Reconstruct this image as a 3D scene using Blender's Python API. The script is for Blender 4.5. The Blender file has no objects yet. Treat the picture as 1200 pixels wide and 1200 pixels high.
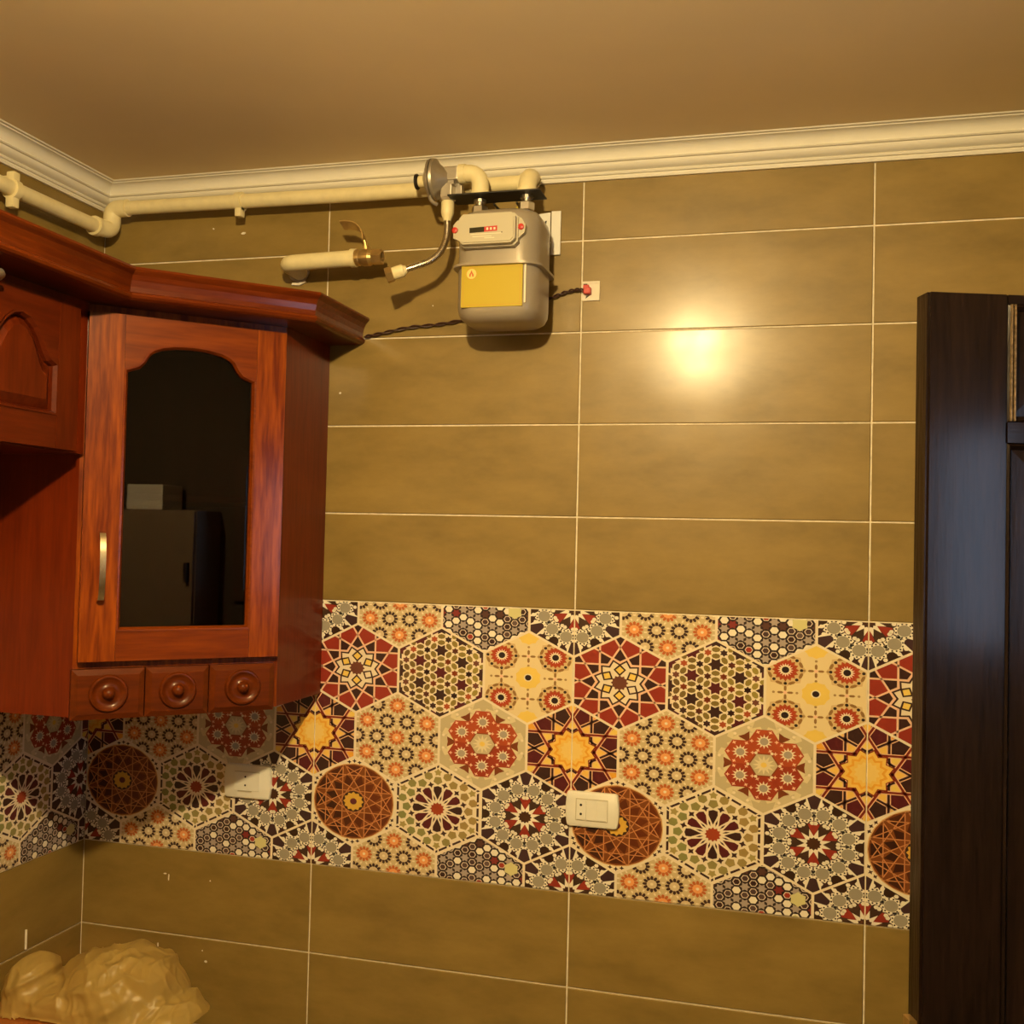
import bpy, bmesh, math, random
from mathutils import Vector, Matrix, noise
random.seed(7)
S = bpy.context.scene
COL = S.collection
PI = math.pi
sin, cos, rad = math.sin, math.cos, math.radians

# ------------------------------------------------------------------ camera
cam_d = bpy.data.cameras.new('camera'); cam = bpy.data.objects.new('camera', cam_d); COL.objects.link(cam)
yaw, pit, rol = -0.26503, 0.02888, 0.02326
CAM = Vector((1.6678, -2.2572, 1.7213))
f_ = Vector((sin(yaw)*cos(pit), cos(yaw)*cos(pit), sin(pit)))
r_ = Vector((cos(yaw), -sin(yaw), 0)); u_ = r_.cross(f_)
r2 = cos(rol)*r_ + sin(rol)*u_; u2 = -sin(rol)*r_ + cos(rol)*u_
mw = Matrix((r2, u2, -f_)).transposed().to_4x4(); mw.translation = CAM
cam.matrix_world = mw
cam_d.sensor_fit = 'HORIZONTAL'; cam_d.sensor_width = 36.0
cam_d.lens = 36.0*1252.92/1200.0
cam_d.clip_start = 0.02
S.camera = cam

# ------------------------------------------------------------------ exposure, sky
S.view_settings.view_transform = 'Standard'
S.view_settings.look = 'None'
S.view_settings.exposure = 0.0
S.view_settings.gamma = 1.0
S.view_settings.use_curve_mapping = False
LAMP_POWER = 3520.0                 # emission strength of the ceiling bulb
LAMP_COLOR = (1.0, 0.74, 0.35)
SKY_STRENGTH = 6.0
wd = bpy.data.worlds.new('dusk_sky'); S.world = wd; wd.use_nodes = True
bgn = wd.node_tree.nodes['Background']
bgn.inputs[0].default_value = (0.60, 0.74, 1.0, 1); bgn.inputs[1].default_value = SKY_STRENGTH

# ------------------------------------------------------------------ constants of the room
ZC = 2.565        # ceiling
ZD = 0.98         # bottom of the patterned band
RX = 2.6          # right wall
FY = -3.4         # wall behind the camera

# ------------------------------------------------------------------ materials
def new_mat(name):
    m = bpy.data.materials.new(name); m.use_nodes = True
    return m, m.node_tree.nodes, m.node_tree.links, m.node_tree.nodes['Principled BSDF']

def plain(name, col, rough=0.5, metal=0.0, var=0.0, scale=30.0, bump=0.0, coat=0.0, spec=0.5):
    m, n, l, b = new_mat(name)
    b.inputs['Roughness'].default_value = rough; b.inputs['Metallic'].default_value = metal
    b.inputs['Base Color'].default_value = (*col, 1); b.inputs['Coat Weight'].default_value = coat
    b.inputs['Specular IOR Level'].default_value = spec
    if var or bump:
        tc = n.new('ShaderNodeTexCoord'); nz = n.new('ShaderNodeTexNoise')
        nz.inputs['Scale'].default_value = scale; nz.inputs['Detail'].default_value = 5
        l.new(tc.outputs['Object'], nz.inputs['Vector'])
        if var:
            rp = n.new('ShaderNodeMapRange'); rp.inputs[3].default_value = 1-var; rp.inputs[4].default_value = 1+var
            rp.inputs[1].default_value = .3; rp.inputs[2].default_value = .7
            hs = n.new('ShaderNodeHueSaturation'); hs.inputs['Color'].default_value = (*col, 1)
            l.new(nz.outputs['Fac'], rp.inputs[0]); l.new(rp.outputs[0], hs.inputs['Value']); l.new(hs.outputs[0], b.inputs['Base Color'])
        if bump:
            bp = n.new('ShaderNodeBump'); bp.inputs['Strength'].default_value = bump; bp.inputs['Distance'].default_value = .002
            l.new(nz.outputs['Fac'], bp.inputs['Height']); l.new(bp.outputs[0], b.inputs['Normal'])
    return m

def wood(name, dark, light, direction, rough=0.36, coat=0.22, bump=0.25, fine=1.0):
    """grain running along 'direction' (object space)"""
    m, n, l, b = new_mat(name)
    tc = n.new('ShaderNodeTexCoord')
    d = Vector(direction).normalized()
    q = d.rotation_difference(Vector((0, 0, 1))).to_euler()
    mp0 = n.new('ShaderNodeMapping'); mp0.inputs['Rotation'].default_value = q
    l.new(tc.outputs['Object'], mp0.inputs['Vector'])
    mp = n.new('ShaderNodeMapping'); mp.inputs['Scale'].default_value = (1, 1, .09)
    l.new(mp0.outputs[0], mp.inputs['Vector'])
    n1 = n.new('ShaderNodeTexNoise'); n1.inputs['Scale'].default_value = 26*fine; n1.inputs['Detail'].default_value = 3; n1.inputs['Distortion'].default_value = 1.2
    n2 = n.new('ShaderNodeTexNoise'); n2.inputs['Scale'].default_value = 150*fine; n2.inputs['Detail'].default_value = 4
    l.new(mp.outputs[0], n1.inputs['Vector']); l.new(mp.outputs[0], n2.inputs['Vector'])
    mx = n.new('ShaderNodeMath'); mx.operation = 'MULTIPLY_ADD'; mx.inputs[1].default_value = .55; 
    l.new(n1.outputs['Fac'], mx.inputs[0])
    m2 = n.new('ShaderNodeMath'); m2.operation = 'MULTIPLY'; m2.inputs[1].default_value = .45
    l.new(n2.outputs['Fac'], m2.inputs[0]); l.new(m2.outputs[0], mx.inputs[2])
    cr = n.new('ShaderNodeValToRGB'); cr.color_ramp.elements[0].position = .38; cr.color_ramp.elements[1].position = .62
    cr.color_ramp.elements[0].color = (*dark, 1); cr.color_ramp.elements[1].color = (*light, 1)
    l.new(mx.outputs[0], cr.inputs[0]); l.new(cr.outputs[0], b.inputs['Base Color'])
    b.inputs['Roughness'].default_value = rough; b.inputs['Coat Weight'].default_value = coat; b.inputs['Coat Roughness'].default_value = .16; b.inputs['Specular IOR Level'].default_value = .14
    bp = n.new('ShaderNodeBump'); bp.inputs['Strength'].default_value = bump; bp.inputs['Distance'].default_value = .0006
    l.new(mx.outputs[0], bp.inputs['Height']); l.new(bp.outputs[0], b.inputs['Normal'])
    return m

def tile_material():
    m, n, l, b = new_mat('taupe_glazed_tile')
    tc = n.new('ShaderNodeTexCoord'); oi = n.new('ShaderNodeObjectInfo')
    ad = n.new('ShaderNodeVectorMath'); ad.operation = 'MULTIPLY_ADD'
    ad.inputs[1].default_value = (1, 1, 1)
    cb = n.new('ShaderNodeCombineXYZ'); sc = n.new('ShaderNodeMath'); sc.operation = 'MULTIPLY'; sc.inputs[1].default_value = 37
    l.new(oi.outputs['Random'], sc.inputs[0]); l.new(sc.outputs[0], cb.inputs[0]); l.new(sc.outputs[0], cb.inputs[2])
    l.new(tc.outputs['Object'], ad.inputs[0]); l.new(cb.outputs[0], ad.inputs[2])
    n1 = n.new('ShaderNodeTexNoise'); n1.inputs['Scale'].default_value = 7.5; n1.inputs['Detail'].default_value = 9; n1.inputs['Roughness'].default_value = .62
    mp = n.new('ShaderNodeMapping'); mp.inputs['Scale'].default_value = (.6, .6, 1.5)
    l.new(ad.outputs[0], mp.inputs['Vector']); l.new(mp.outputs[0], n1.inputs['Vector'])
    cr = n.new('ShaderNodeValToRGB'); cr.color_ramp.elements[0].position = .31; cr.color_ramp.elements[1].position = .69
    cr.color_ramp.elements[0].color = (.196, .129, .029, 1); cr.color_ramp.elements[1].color = (.302, .202, .052, 1)
    l.new(n1.outputs['Fac'], cr.inputs[0]); l.new(cr.outputs[0], b.inputs['Base Color'])
    n2 = n.new('ShaderNodeTexNoise'); n2.inputs['Scale'].default_value = 9; n2.inputs['Detail'].default_value = 4
    l.new(ad.outputs[0], n2.inputs['Vector'])
    mr = n.new('ShaderNodeMapRange'); mr.inputs[3].default_value = .12; mr.inputs[4].default_value = .32
    l.new(n2.outputs['Fac'], mr.inputs[0]); l.new(mr.outputs[0], b.inputs['Coat Roughness'])
    b.inputs['Coat Weight'].default_value = .46; b.inputs['Roughness'].default_value = .5; b.inputs['Specular IOR Level'].default_value = .38
    bp = n.new('ShaderNodeBump'); bp.inputs['Strength'].default_value = .16; bp.inputs['Distance'].default_value = .01
    l.new(n2.outputs['Fac'], bp.inputs['Height']); l.new(bp.outputs[0], b.inputs['Normal'])
    return m

def printed_material():
    m, n, l, b = new_mat('printed_ceramic')
    a = n.new('ShaderNodeAttribute'); a.attribute_name = 'Col'
    l.new(a.outputs['Color'], b.inputs['Base Color'])
    b.inputs['Roughness'].default_value = .32; b.inputs['Specular IOR Level'].default_value = .35
    return m

M = {}
M['tile'] = tile_material()
M['print'] = printed_material()
M['grout'] = plain('cream_grout', (.80, .72, .56), .9, var=.15, scale=60)
M['cornice'] = plain('white_plaster', (.79, .755, .66), .75, var=.03, scale=12)
M['ceiling'] = plain('ceiling_paint', (.96, .80, .50), .95, var=.03, scale=3)
M['paint'] = plain('low_bounce_wall_paint', (.09, .07, .045), .9)  # unseen walls kept dark to cut the bounced fill light
M['floor'] = plain('low_bounce_floor', (.13, .10, .065), .5, var=.1, scale=8)  # floor tone lowered to weaken the light bounced upward
LT, DK = (.300, .062, .0018), (.115, .0150, .0007)
M['wood_v'] = wood('oak_vertical', DK, LT, (0, 0, 1), coat=.3)
M['wood_d'] = wood('oak_rail', (.125, .0195, .0009), (.200, .037, .0016), (cos(rad(44)), sin(rad(44)), 0))
M['wood_x'] = wood('oak_along_x', (.085, .012, .0009), (.150, .025, .0015), (1, 0, 0))
M['wood_y'] = wood('oak_along_y', (.085, .012, .0009), (.150, .025, .0015), (0, 1, 0))
M['wood_side'] = wood('oak_side_panel', (.105, .011, .0013), (.150, .018, .002), (0, 0, 1), rough=.38)
M['wood_drawer'] = wood('oak_drawer', (.075, .0125, .0009), (.120, .0215, .0014), (cos(rad(44)), sin(rad(44)), 0))
M['dark_wood'] = wood('dark_stained_wood', (.007, .0035, .0026), (.016, .008, .0055), (0, 0, 1), rough=.30, coat=.35, bump=2.6, fine=1.3)
M['pipe'] = plain('cream_pipe_paint', (.82, .72, .42), .42, var=.06, scale=40)
M['plastic'] = plain('ivory_plastic', (.82, .80, .71), .35)
M['white'] = plain('white_enamel', (.82, .80, .74), .4)
M['steel'] = plain('zinc_plated_steel', (.74, .68, .58), .28, metal=1.0)
M['castmetal'] = plain('cast_aluminium', (.50, .45, .37), .42, metal=.8, var=.08, scale=60)
M['brass'] = plain('brass', (.62, .43, .17), .33, metal=.85, var=.08, scale=80)
M['bronze'] = plain('satin_nickel', (.68, .58, .42), .26, metal=1.0)
M['meter'] = plain('grey_meter_paint', (.35, .30, .23), .36, metal=.15, coat=.25)
M['meter_light'] = plain('beige_plastic', (.52, .47, .34), .4)
M['yellow'] = plain('yellow_label', (.49, .365, .006), .5)
M['label_ink'] = plain('label_ink', (.55, .30, .02), .5)
M['flame_ink'] = plain('flame_ink', (.55, .12, .03), .5)
M['label_pale'] = plain('label_pale', (.86, .60, .16), .5)
M['display'] = plain('dark_display', (.035, .030, .015), .15)
M['red'] = plain('red_plastic', (.55, .035, .025), .4)
M['pale'] = plain('pale_print', (.80, .72, .55), .5)
M['black'] = plain('black_rubber', (.014, .010, .008), .55)
M['wire'] = plain('brown_wire', (.045, .014, .010), .5)
M['plaster'] = plain('grey_plaster', (.42, .36, .28), .95, var=.2, scale=70, bump=.6)
M['plaster_w'] = plain('white_plaster_chip', (.82, .76, .64), .9)

def emit_mat(name, col, strength):
    m = bpy.data.materials.new(name); m.use_nodes = True; n = m.node_tree.nodes; l = m.node_tree.links
    n.clear(); o = n.new('ShaderNodeOutputMaterial'); e = n.new('ShaderNodeEmission')
    e.inputs[0].default_value = (*col, 1); e.inputs[1].default_value = strength; l.new(e.outputs[0], o.inputs[0]); return m
M['bulb'] = emit_mat('lit_bulb', LAMP_COLOR, LAMP_POWER)

def glass_mat():
    m, n, l, b = new_mat('smoked_glass')
    b.inputs['Base Color'].default_value = (.17, .075, .055, 1)
    b.inputs['Transmission Weight'].default_value = 1.0; b.inputs['Roughness'].default_value = 0.0; b.inputs['IOR'].default_value = 1.5
    return m
M['glass'] = glass_mat()

def bag_mat():
    m, n, l, b = new_mat('thin_plastic_film')
    b.inputs['Base Color'].default_value = (.62, .44, .13, 1); b.inputs['Roughness'].default_value = .36
    tr = n.new('ShaderNodeBsdfTranslucent'); tr.inputs[0].default_value = (.62, .47, .20, 1)
    mx = n.new('ShaderNodeMixShader'); mx.inputs[0].default_value = .35
    out = n['Material Output']
    tp = n.new('ShaderNodeBsdfTransparent'); tp.inputs[0].default_value = (.85, .74, .48, 1)
    m2 = n.new('ShaderNodeMixShader'); m2.inputs[0].default_value = .16
    l.new(b.outputs[0], mx.inputs[1]); l.new(tr.outputs[0], mx.inputs[2]); l.new(mx.outputs[0], m2.inputs[1]); l.new(tp.outputs[0], m2.inputs[2]); l.new(m2.outputs[0], out.inputs[0])
    return m
M['bag'] = bag_mat()

# ------------------------------------------------------------------ geometry helpers
def obj(name, bm, mats, parent=None, smooth=False, loc=None):
    me = bpy.data.meshes.new(name); bm.normal_update(); bm.to_mesh(me); bm.free()
    for m in (mats if isinstance(mats, (list, tuple)) else [mats]): me.materials.append(m)
    if smooth:
        for p in me.polygons: p.use_smooth = True
        try: me.set_sharp_from_angle(angle=rad(38))
        except Exception: pass
    o = bpy.data.objects.new(name, me); COL.objects.link(o)
    if loc: o.location = loc
    if parent: o.parent = parent
    return o
def thing(name, label, cat, loc=(0, 0, 0), group=None):
    o = bpy.data.objects.new(name, None); COL.objects.link(o); o.location = loc; o.empty_display_size = .02
    o['label'] = label; o['category'] = cat
    if group: o['group'] = group
    return o
def tag(o, label, cat, group=None):
    o['label'] = label; o['category'] = cat
    if group: o['group'] = group
    return o
def structure(o): o['kind'] = 'structure'; return o

def faces(bm, pts, idx, mi=0):
    vs = [bm.verts.new(p) for p in pts]
    for f in idx:
        try: bm.faces.new([vs[i] for i in f]).material_index = mi
        except ValueError: pass
    return vs
BOXF = [(0, 3, 2, 1), (4, 5, 6, 7), (0, 1, 5, 4), (1, 2, 6, 5), (2, 3, 7, 6), (3, 0, 4, 7)]
def box(bm, a, b, mi=0, bevel=0.0, mat=None):
    x0, y0, z0 = a; x1, y1, z1 = b
    pts = [(x0, y0, z0), (x1, y0, z0), (x1, y1, z0), (x0, y1, z0), (x0, y0, z1), (x1, y0, z1), (x1, y1, z1), (x0, y1, z1)]
    if mat is not None: pts = [mat @ Vector(p) for p in pts]
    vs = faces(bm, pts, BOXF, mi)
    if bevel:
        es = list({e for v in vs for e in v.link_edges})
        r = bmesh.ops.bevel(bm, geom=es, offset=bevel, segments=2, affect='EDGES', profile=.6)
        for f in r['faces']: f.material_index = mi
    return vs
def prism(bm, pts, mapf, d0, d1, mi=0):
    """extrude a 2D outline between depths d0 and d1; mapf(u, v, d) -> xyz"""
    n = len(pts)
    a = [bm.verts.new(mapf(u, v, d0)) for u, v in pts]; b = [bm.verts.new(mapf(u, v, d1)) for u, v in pts]
    fs = [bm.faces.new(a[::-1]), bm.faces.new(b)]
    for i in range(n): fs.append(bm.faces.new((a[i], a[(i+1) % n], b[(i+1) % n], b[i])))
    for f in fs: f.material_index = mi
    bmesh.ops.recalc_face_normals(bm, faces=fs)
def frame_axes(t):
    t = t.normalized(); up = Vector((0, 0, 1)) if abs(t.z) < .9 else Vector((0, 1, 0))
    a = t.cross(up).normalized(); return a, a.cross(t).normalized()
def tube(bm, pts, r, seg=14, caps=True, mi=0, closed=False):
    """tube along a polyline; r is a number or a list of radii"""
    pts = [Vector(p) for p in pts]; n = len(pts)
    rs = r if isinstance(r, (list, tuple)) else [r]*n
    rings = []; pa = None
    for i in range(n):
        if i == 0: t = pts[1]-pts[0]
        elif i == n-1: t = pts[-1]-pts[-2]
        else: t = (pts[i+1]-pts[i]).normalized()+(pts[i]-pts[i-1]).normalized()
        t.normalize()
        if pa is None: a = frame_axes(t)[0]; b = t.cross(a).normalized()
        else:
            a = (pa-t*pa.dot(t))
            a = a.normalized() if a.length > 1e-6 else frame_axes(t)[0]
            b = t.cross(a).normalized()
        pa = a
        rings.append([bm.verts.new(pts[i]+rs[i]*(cos(2*PI*k/seg)*a+sin(2*PI*k/seg)*b)) for k in range(seg)])
    fs = []
    for i in range(n-1):
        for k in range(seg):
            fs.append(bm.faces.new((rings[i][k], rings[i][(k+1) % seg], rings[i+1][(k+1) % seg], rings[i+1][k])))
    if caps:
        fs.append(bm.faces.new(rings[0][::-1])); fs.append(bm.faces.new(rings[-1]))
    for f in fs: f.material_index = mi
    bmesh.ops.recalc_face_normals(bm, faces=fs)
def lathe(bm, base, axis, prof, seg=24, mi=0, closed=True):
    """prof: list of (distance along axis, radius)"""
    base = Vector(base); ax = Vector(axis).normalized(); a, b = frame_axes(ax)
    rings = []; fs = []
    for d, r in prof:
        rings.append([bm.verts.new(base+ax*d+max(r, 1e-5)*(cos(2*PI*k/seg)*a+sin(2*PI*k/seg)*b)) for k in range(seg)])
    for i in range(len(prof)-1):
        for k in range(seg):
            fs.append(bm.faces.new((rings[i][k], rings[i][(k+1) % seg], rings[i+1][(k+1) % seg], rings[i+1][k])))
    if closed: fs.append(bm.faces.new(rings[0][::-1])); fs.append(bm.faces.new(rings[-1]))
    for f in fs: f.material_index = mi
    bmesh.ops.recalc_face_normals(bm, faces=fs)
def bend(p0, p1, p2, r, n=6):
    """points rounding the corner p1 with radius about r"""
    p0, p1, p2 = map(Vector, (p0, p1, p2))
    a = p1+(p0-p1).normalized()*r; b = p1+(p2-p1).normalized()*r
    return [((1-t)**2)*a+2*t*(1-t)*p1+t*t*b for t in [i/n for i in range(n+1)]]
def sweep_profile(bm, path, prof, closed_prof=True, mi=0):
    """prof: (offset, z); path: list of functions offset -> (x, y)"""
    rings = [[bm.verts.new((*p(o), z)) for o, z in prof] for p in path]
    n = len(prof); fs = []
    for i in range(len(rings)-1):
        for k in range(n if closed_prof else n-1):
            fs.append(bm.faces.new((rings[i][k], rings[i][(k+1) % n], rings[i+1][(k+1) % n], rings[i+1][k])))
    fs.append(bm.faces.new(rings[0][::-1])); fs.append(bm.faces.new(rings[-1]))
    for f in fs: f.material_index = mi
    bmesh.ops.recalc_face_normals(bm, faces=fs)
def catmull(P, n=8):
    P = [Vector(p) for p in P]; out = []
    for i in range(len(P)-1):
        a, b, c, d = P[max(i-1, 0)], P[i], P[i+1], P[min(i+2, len(P)-1)]
        for k in range(n):
            t = k/n
            out.append(.5*((2*b)+(c-a)*t+(2*a-5*b+4*c-d)*t*t+(3*b-a-3*c+d)*t**3))
    return out+[P[-1]]

# ------------------------------------------------------------------ room shell
def slab(name, a, b, m):
    bm = bmesh.new(); box(bm, a, b); return structure(obj(name, bm, m))
wall_back = slab('wall_back', (-.15, .003, 0), (RX+.15, .15, ZC), M['grout'])
wall_left = slab('wall_left', (-.15, FY, 0), (-.003, .003, ZC), M['grout'])
slab('ceiling', (-.15, FY-.15, ZC), (RX+.15, .15, ZC+.12), M['ceiling'])
slab('floor', (-.15, FY-.15, -.12), (RX+.15, .15, 0), M['floor'])
slab('wall_front', (-.15, FY-.15, 0), (RX+.15, FY, ZC), M['paint'])
# right wall with the window whose cool light glints on the woodwork
WY0, WY1, WZ0, WZ1 = -1.50, -1.12, 1.50, 2.02
bm = bmesh.new()
box(bm, (RX, FY, 0), (RX+.15, WY0, ZC)); box(bm, (RX, WY1, 0), (RX+.15, .003, ZC))
box(bm, (RX, WY0, 0), (RX+.15, WY1, WZ0)); box(bm, (RX, WY0, WZ1), (RX+.15, WY1, ZC))
structure(obj('wall_right', bm, M['paint']))
bm = bmesh.new()
for a, b in (((RX-.02, WY0-.05, WZ0-.05), (RX, WY0, WZ1+.05)), ((RX-.02, WY1, WZ0-.05), (RX, WY1+.05, WZ1+.05)),
             ((RX-.02, WY0, WZ0-.05), (RX, WY1, WZ0)), ((RX-.02, WY0, WZ1), (RX, WY1, WZ1+.05))):
    box(bm, a, b)
M['frame_wood'] = plain('brown_window_frame', (.09, .05, .025), .5)
structure(obj('window_1', bm, M['frame_wood']))

# ------------------------------------------------------------------ plain tiles
J = .0036
tile_cache = {}
def tile_mesh(w, h):
    k = (round(w, 4), round(h, 4))
    if k not in tile_cache:
        bm = bmesh.new(); e = .0011
        P = [(0, .003, 0), (w, .003, 0), (w, .003, h), (0, .003, h), (0, .0009, 0), (w, .0009, 0), (w, .0009, h), (0, .0009, h),
             (e, 0, e), (w-e, 0, e), (w-e, 0, h-e), (e, 0, h-e)]
        faces(bm, P, [(8, 9, 10, 11), (4, 5, 9, 8), (5, 6, 10, 9), (6, 7, 11, 10), (7, 4, 8, 11), (0, 1, 5, 4), (1, 2, 6, 5), (2, 3, 7, 6), (3, 0, 4, 7)])
        bm.normal_update(); me = bpy.data.meshes.new('tile'); bm.to_mesh(me); bm.free(); me.materials.append(M['tile'])
        tile_cache[k] = me
    return tile_cache[k]
def add_tile(parent, u0, u1, z0, z1, left):
    me = tile_mesh(u1-u0-J, z1-z0-J)
    o = bpy.data.objects.new('tile', me); COL.objects.link(o); o.parent = parent
    if left: o.location = (0, u0+J/2, z0+J/2); o.rotation_euler = (0, 0, PI/2)
    else: o.location = (u0+J/2, 0, z0+J/2)
    return o
rows = []
z = ZD
while z > 0.02: rows.append((max(z-.2, 0.001), z)); z -= .2
for k in range(5): rows.append((ZD+.6+.2*k, min(ZD+.8+.2*k, ZC-.001)))
LU0 = -.5245           # left wall: y of a vertical joint
for z0, z1 in rows:
    if z1-z0 < .01: continue
    for c in range(5):
        u0, u1 = .6*c, min(.6*c+.6, RX)
        add_tile(wall_back, u0 if c else -.0012, u1, z0, z1, False)
    for u0, u1 in ((LU0, .0012), (LU0-.6, LU0), (LU0-1.2, LU0-.6)):
        add_tile(wall_left, u0, u1, z0, z1, True)

# ------------------------------------------------------------------ printed hexagon band
def lin(c): 
    return tuple(((x/255)/12.92 if x/255 <= .04045 else ((x/255+.055)/1.055)**2.4) for x in c)
CREAM, WHITE = lin((236, 222, 196)), lin((240, 232, 214))
DARK, BROWN, RED = lin((62, 38, 34)), lin((112, 66, 52)), lin((150, 54, 40))
BLK = lin((48, 34, 32)); MAR = lin((88, 32, 36)); YEL = lin((238, 206, 104)); ORA = lin((236, 170, 60)); GOLD = lin((240, 196, 96))
OLIVE = lin((168, 152, 92)); GREYB = lin((168, 156, 142)); TAN = lin((214, 194, 158)); PINK = lin((238, 196, 168)); RUST = lin((172, 82, 44))
def pol(r, a): return (r*cos(rad(a)), r*sin(rad(a)))
def ngon(cx, cy, r, n=10, a0=0.0, sx=1, sy=1): return [(cx+sx*r*cos(rad(a0)+2*PI*k/n), cy+sy*r*sin(rad(a0)+2*PI*k/n)) for k in range(n)]
def star(cx, cy, r1, rr, n, a0=90.0):
    return [(cx+(r1 if k % 2 == 0 else rr)*cos(rad(a0)+PI*k/n), cy+(r1 if k % 2 == 0 else rr)*sin(rad(a0)+PI*k/n)) for k in range(2*n)]
def seg(p, q, w):
    dx, dy = q[0]-p[0], q[1]-p[1]; L = math.hypot(dx, dy) or 1; nx, ny = -dy/L*w/2, dx/L*w/2
    return [(p[0]+nx, p[1]+ny), (p[0]-nx, p[1]-ny), (q[0]-nx, q[1]-ny), (q[0]+nx, q[1]+ny)]
def ell(cx, cy, a, b, ang, n=8):
    c, s = cos(rad(ang)), sin(rad(ang))
    return [(cx+a*cos(2*PI*k/n)*c-b*sin(2*PI*k/n)*s, cy+a*cos(2*PI*k/n)*s+b*sin(2*PI*k/n)*c) for k in range(n)]
HEX = [(cos(rad(a)), sin(rad(a))) for a in (30, 90, 150, 210, 270, 330)]

def lattice_star(d):
    rad_j = {j: d/cos(rad(15*j)) for j in range(6)}
    return rad_j
def m_red_lattice():
    L = []; d = .375; R = lattice_star(d)
    L.append((0, RED, HEX))
    for k in range(12):
        p = 30*k
        L.append((1, DARK, [pol(R[4], p), pol(1.5, p-14), pol(1.5, p+14)]))
        L.append((1, DARK, [pol(R[2], p), pol(R[3], p-15), pol(R[4], p), pol(R[3], p+15)]))
    for k in range(12):
        a = 30*k; n = pol(d, a); t = pol(1, a+90)
        for s in (1, -1): L.append((2, PINK, seg((n[0]+s*.20*t[0], n[1]+s*.20*t[1]), (n[0]+s*1.3*t[0], n[1]+s*1.3*t[1]), .036)))
    L.append((3, PINK, star(0, 0, .56, .445, 12, 15))); L.append((4, DARK, star(0, 0, .50, .40, 12, 15))); L.append((5, CREAM, star(0, 0, .455, .36, 12, 15)))
    for k in range(6):
        p = 30+60*k
        L.append((6, DARK, [pol(.14, p), pol(.30, p-23), pol(.40, p), pol(.30, p+23)])); L.append((7, YEL if k != 5 else CREAM, [pol(.19, p), pol(.285, p-16), pol(.35, p), pol(.285, p+16)]))
    L.append((8, BROWN, star(0, 0, .165, .13, 12)))
    return L
def m_olive_net():
    L = [(0, CREAM, HEX)]
    for k in range(6):
        a, b = Vector(HEX[k]), Vector(HEX[(k+1) % 6])
        for t0, t1 in ((.06, .22), (.36, .44), (.56, .64), (.78, .94)):
            L.append((1, MAR if k % 2 else DARK, [tuple(q*s) for q, s in ((a.lerp(b, t0), .985), (a.lerp(b, t1), .985), (a.lerp(b, t1), .93), (a.lerp(b, t0), .93))]))
    pts = [(0, 0)]+[pol(.49, 30+60*k) for k in range(6)]+[pol(.98, 30+60*k) for k in range(6)]+[pol(.849, 60*k) for k in range(6)]
    for i, (x, y) in enumerate(pts):
        L.append((2, DARK if i % 3 else MAR, star(x, y, .148, .088, 6, 0)))
        for k in range(6):
            p = pol(.178, 30+60*k)
            olive = lin((118+int(26*(x+.6)), 96+int(30*(x+.6)), 52+int(10*(x+.6))))
            if i < 7 or math.hypot(x+p[0], y+p[1]) < .9: L.append((2, olive, ell(x+p[0], y+p[1], .078, .054, 120+60*k)))
            q = pol(.283, 60*k)
            if i < 7: L.append((3, [BROWN, DARK, RUST][k % 3], star(x+q[0], y+q[1], .078, .048, 6, 90)))
    return L
def m_four_flowers():
    L = [(0, lin((232, 212, 166)), HEX)]
    for x, y, r in ((0, 0, .25), (0, .93, .22), (0, -.93, .22)):
        L.append((1, YEL, star(x, y, r, r*.9, 10)))
    L += [(2, CREAM, ngon(0, 0, .085, 12)), (3, BLK, ngon(0, 0, .062, 12))]
    BR = lin((150, 112, 66))
    for sx in (1, -1):
        for sy in (1, -1):
            fx, fy = .52*sx, .46*sy
            for k in range(8):
                p = pol(.275, 22.5+45*k+22.5); L.append((1, BLK if k % 2 == 0 else BLK, ngon(fx+p[0], fy+p[1], .032, 7)))
                p = pol(.285, 45*k+22.5); L.append((1, BR, ell(fx+p[0], fy+p[1], .070, .032, 45*k+112.5, 6)))
            L.append((0.5, lin((214, 186, 138)), star(fx, fy, .36, .30, 8)))
            L.append((2, RUST, star(fx, fy, .235, .185, 16))); L.append((3, lin((176, 58, 34)), star(fx, fy, .205, .13, 16))); L.append((4, CREAM, star(fx, fy, .14, .085, 16))); L.append((5, BLK, ngon(fx, fy, .066, 12)))
    for x, y in ((0, .46), (0, -.46), (.52, 0), (-.52, 0)):
        for k in range(4):
            p = pol(.085, 90*k); L.append((1, BR, ell(x+p[0], y+p[1], .058, .026, 90*k, 6)))
            p = pol(.2, 90*k); L.append((1, lin((170, 138, 92)), ngon(x+p[0], y+p[1], .026, 6)))
        L.append((2, PINK, ngon(x, y, .034, 8)))
    return L
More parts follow.
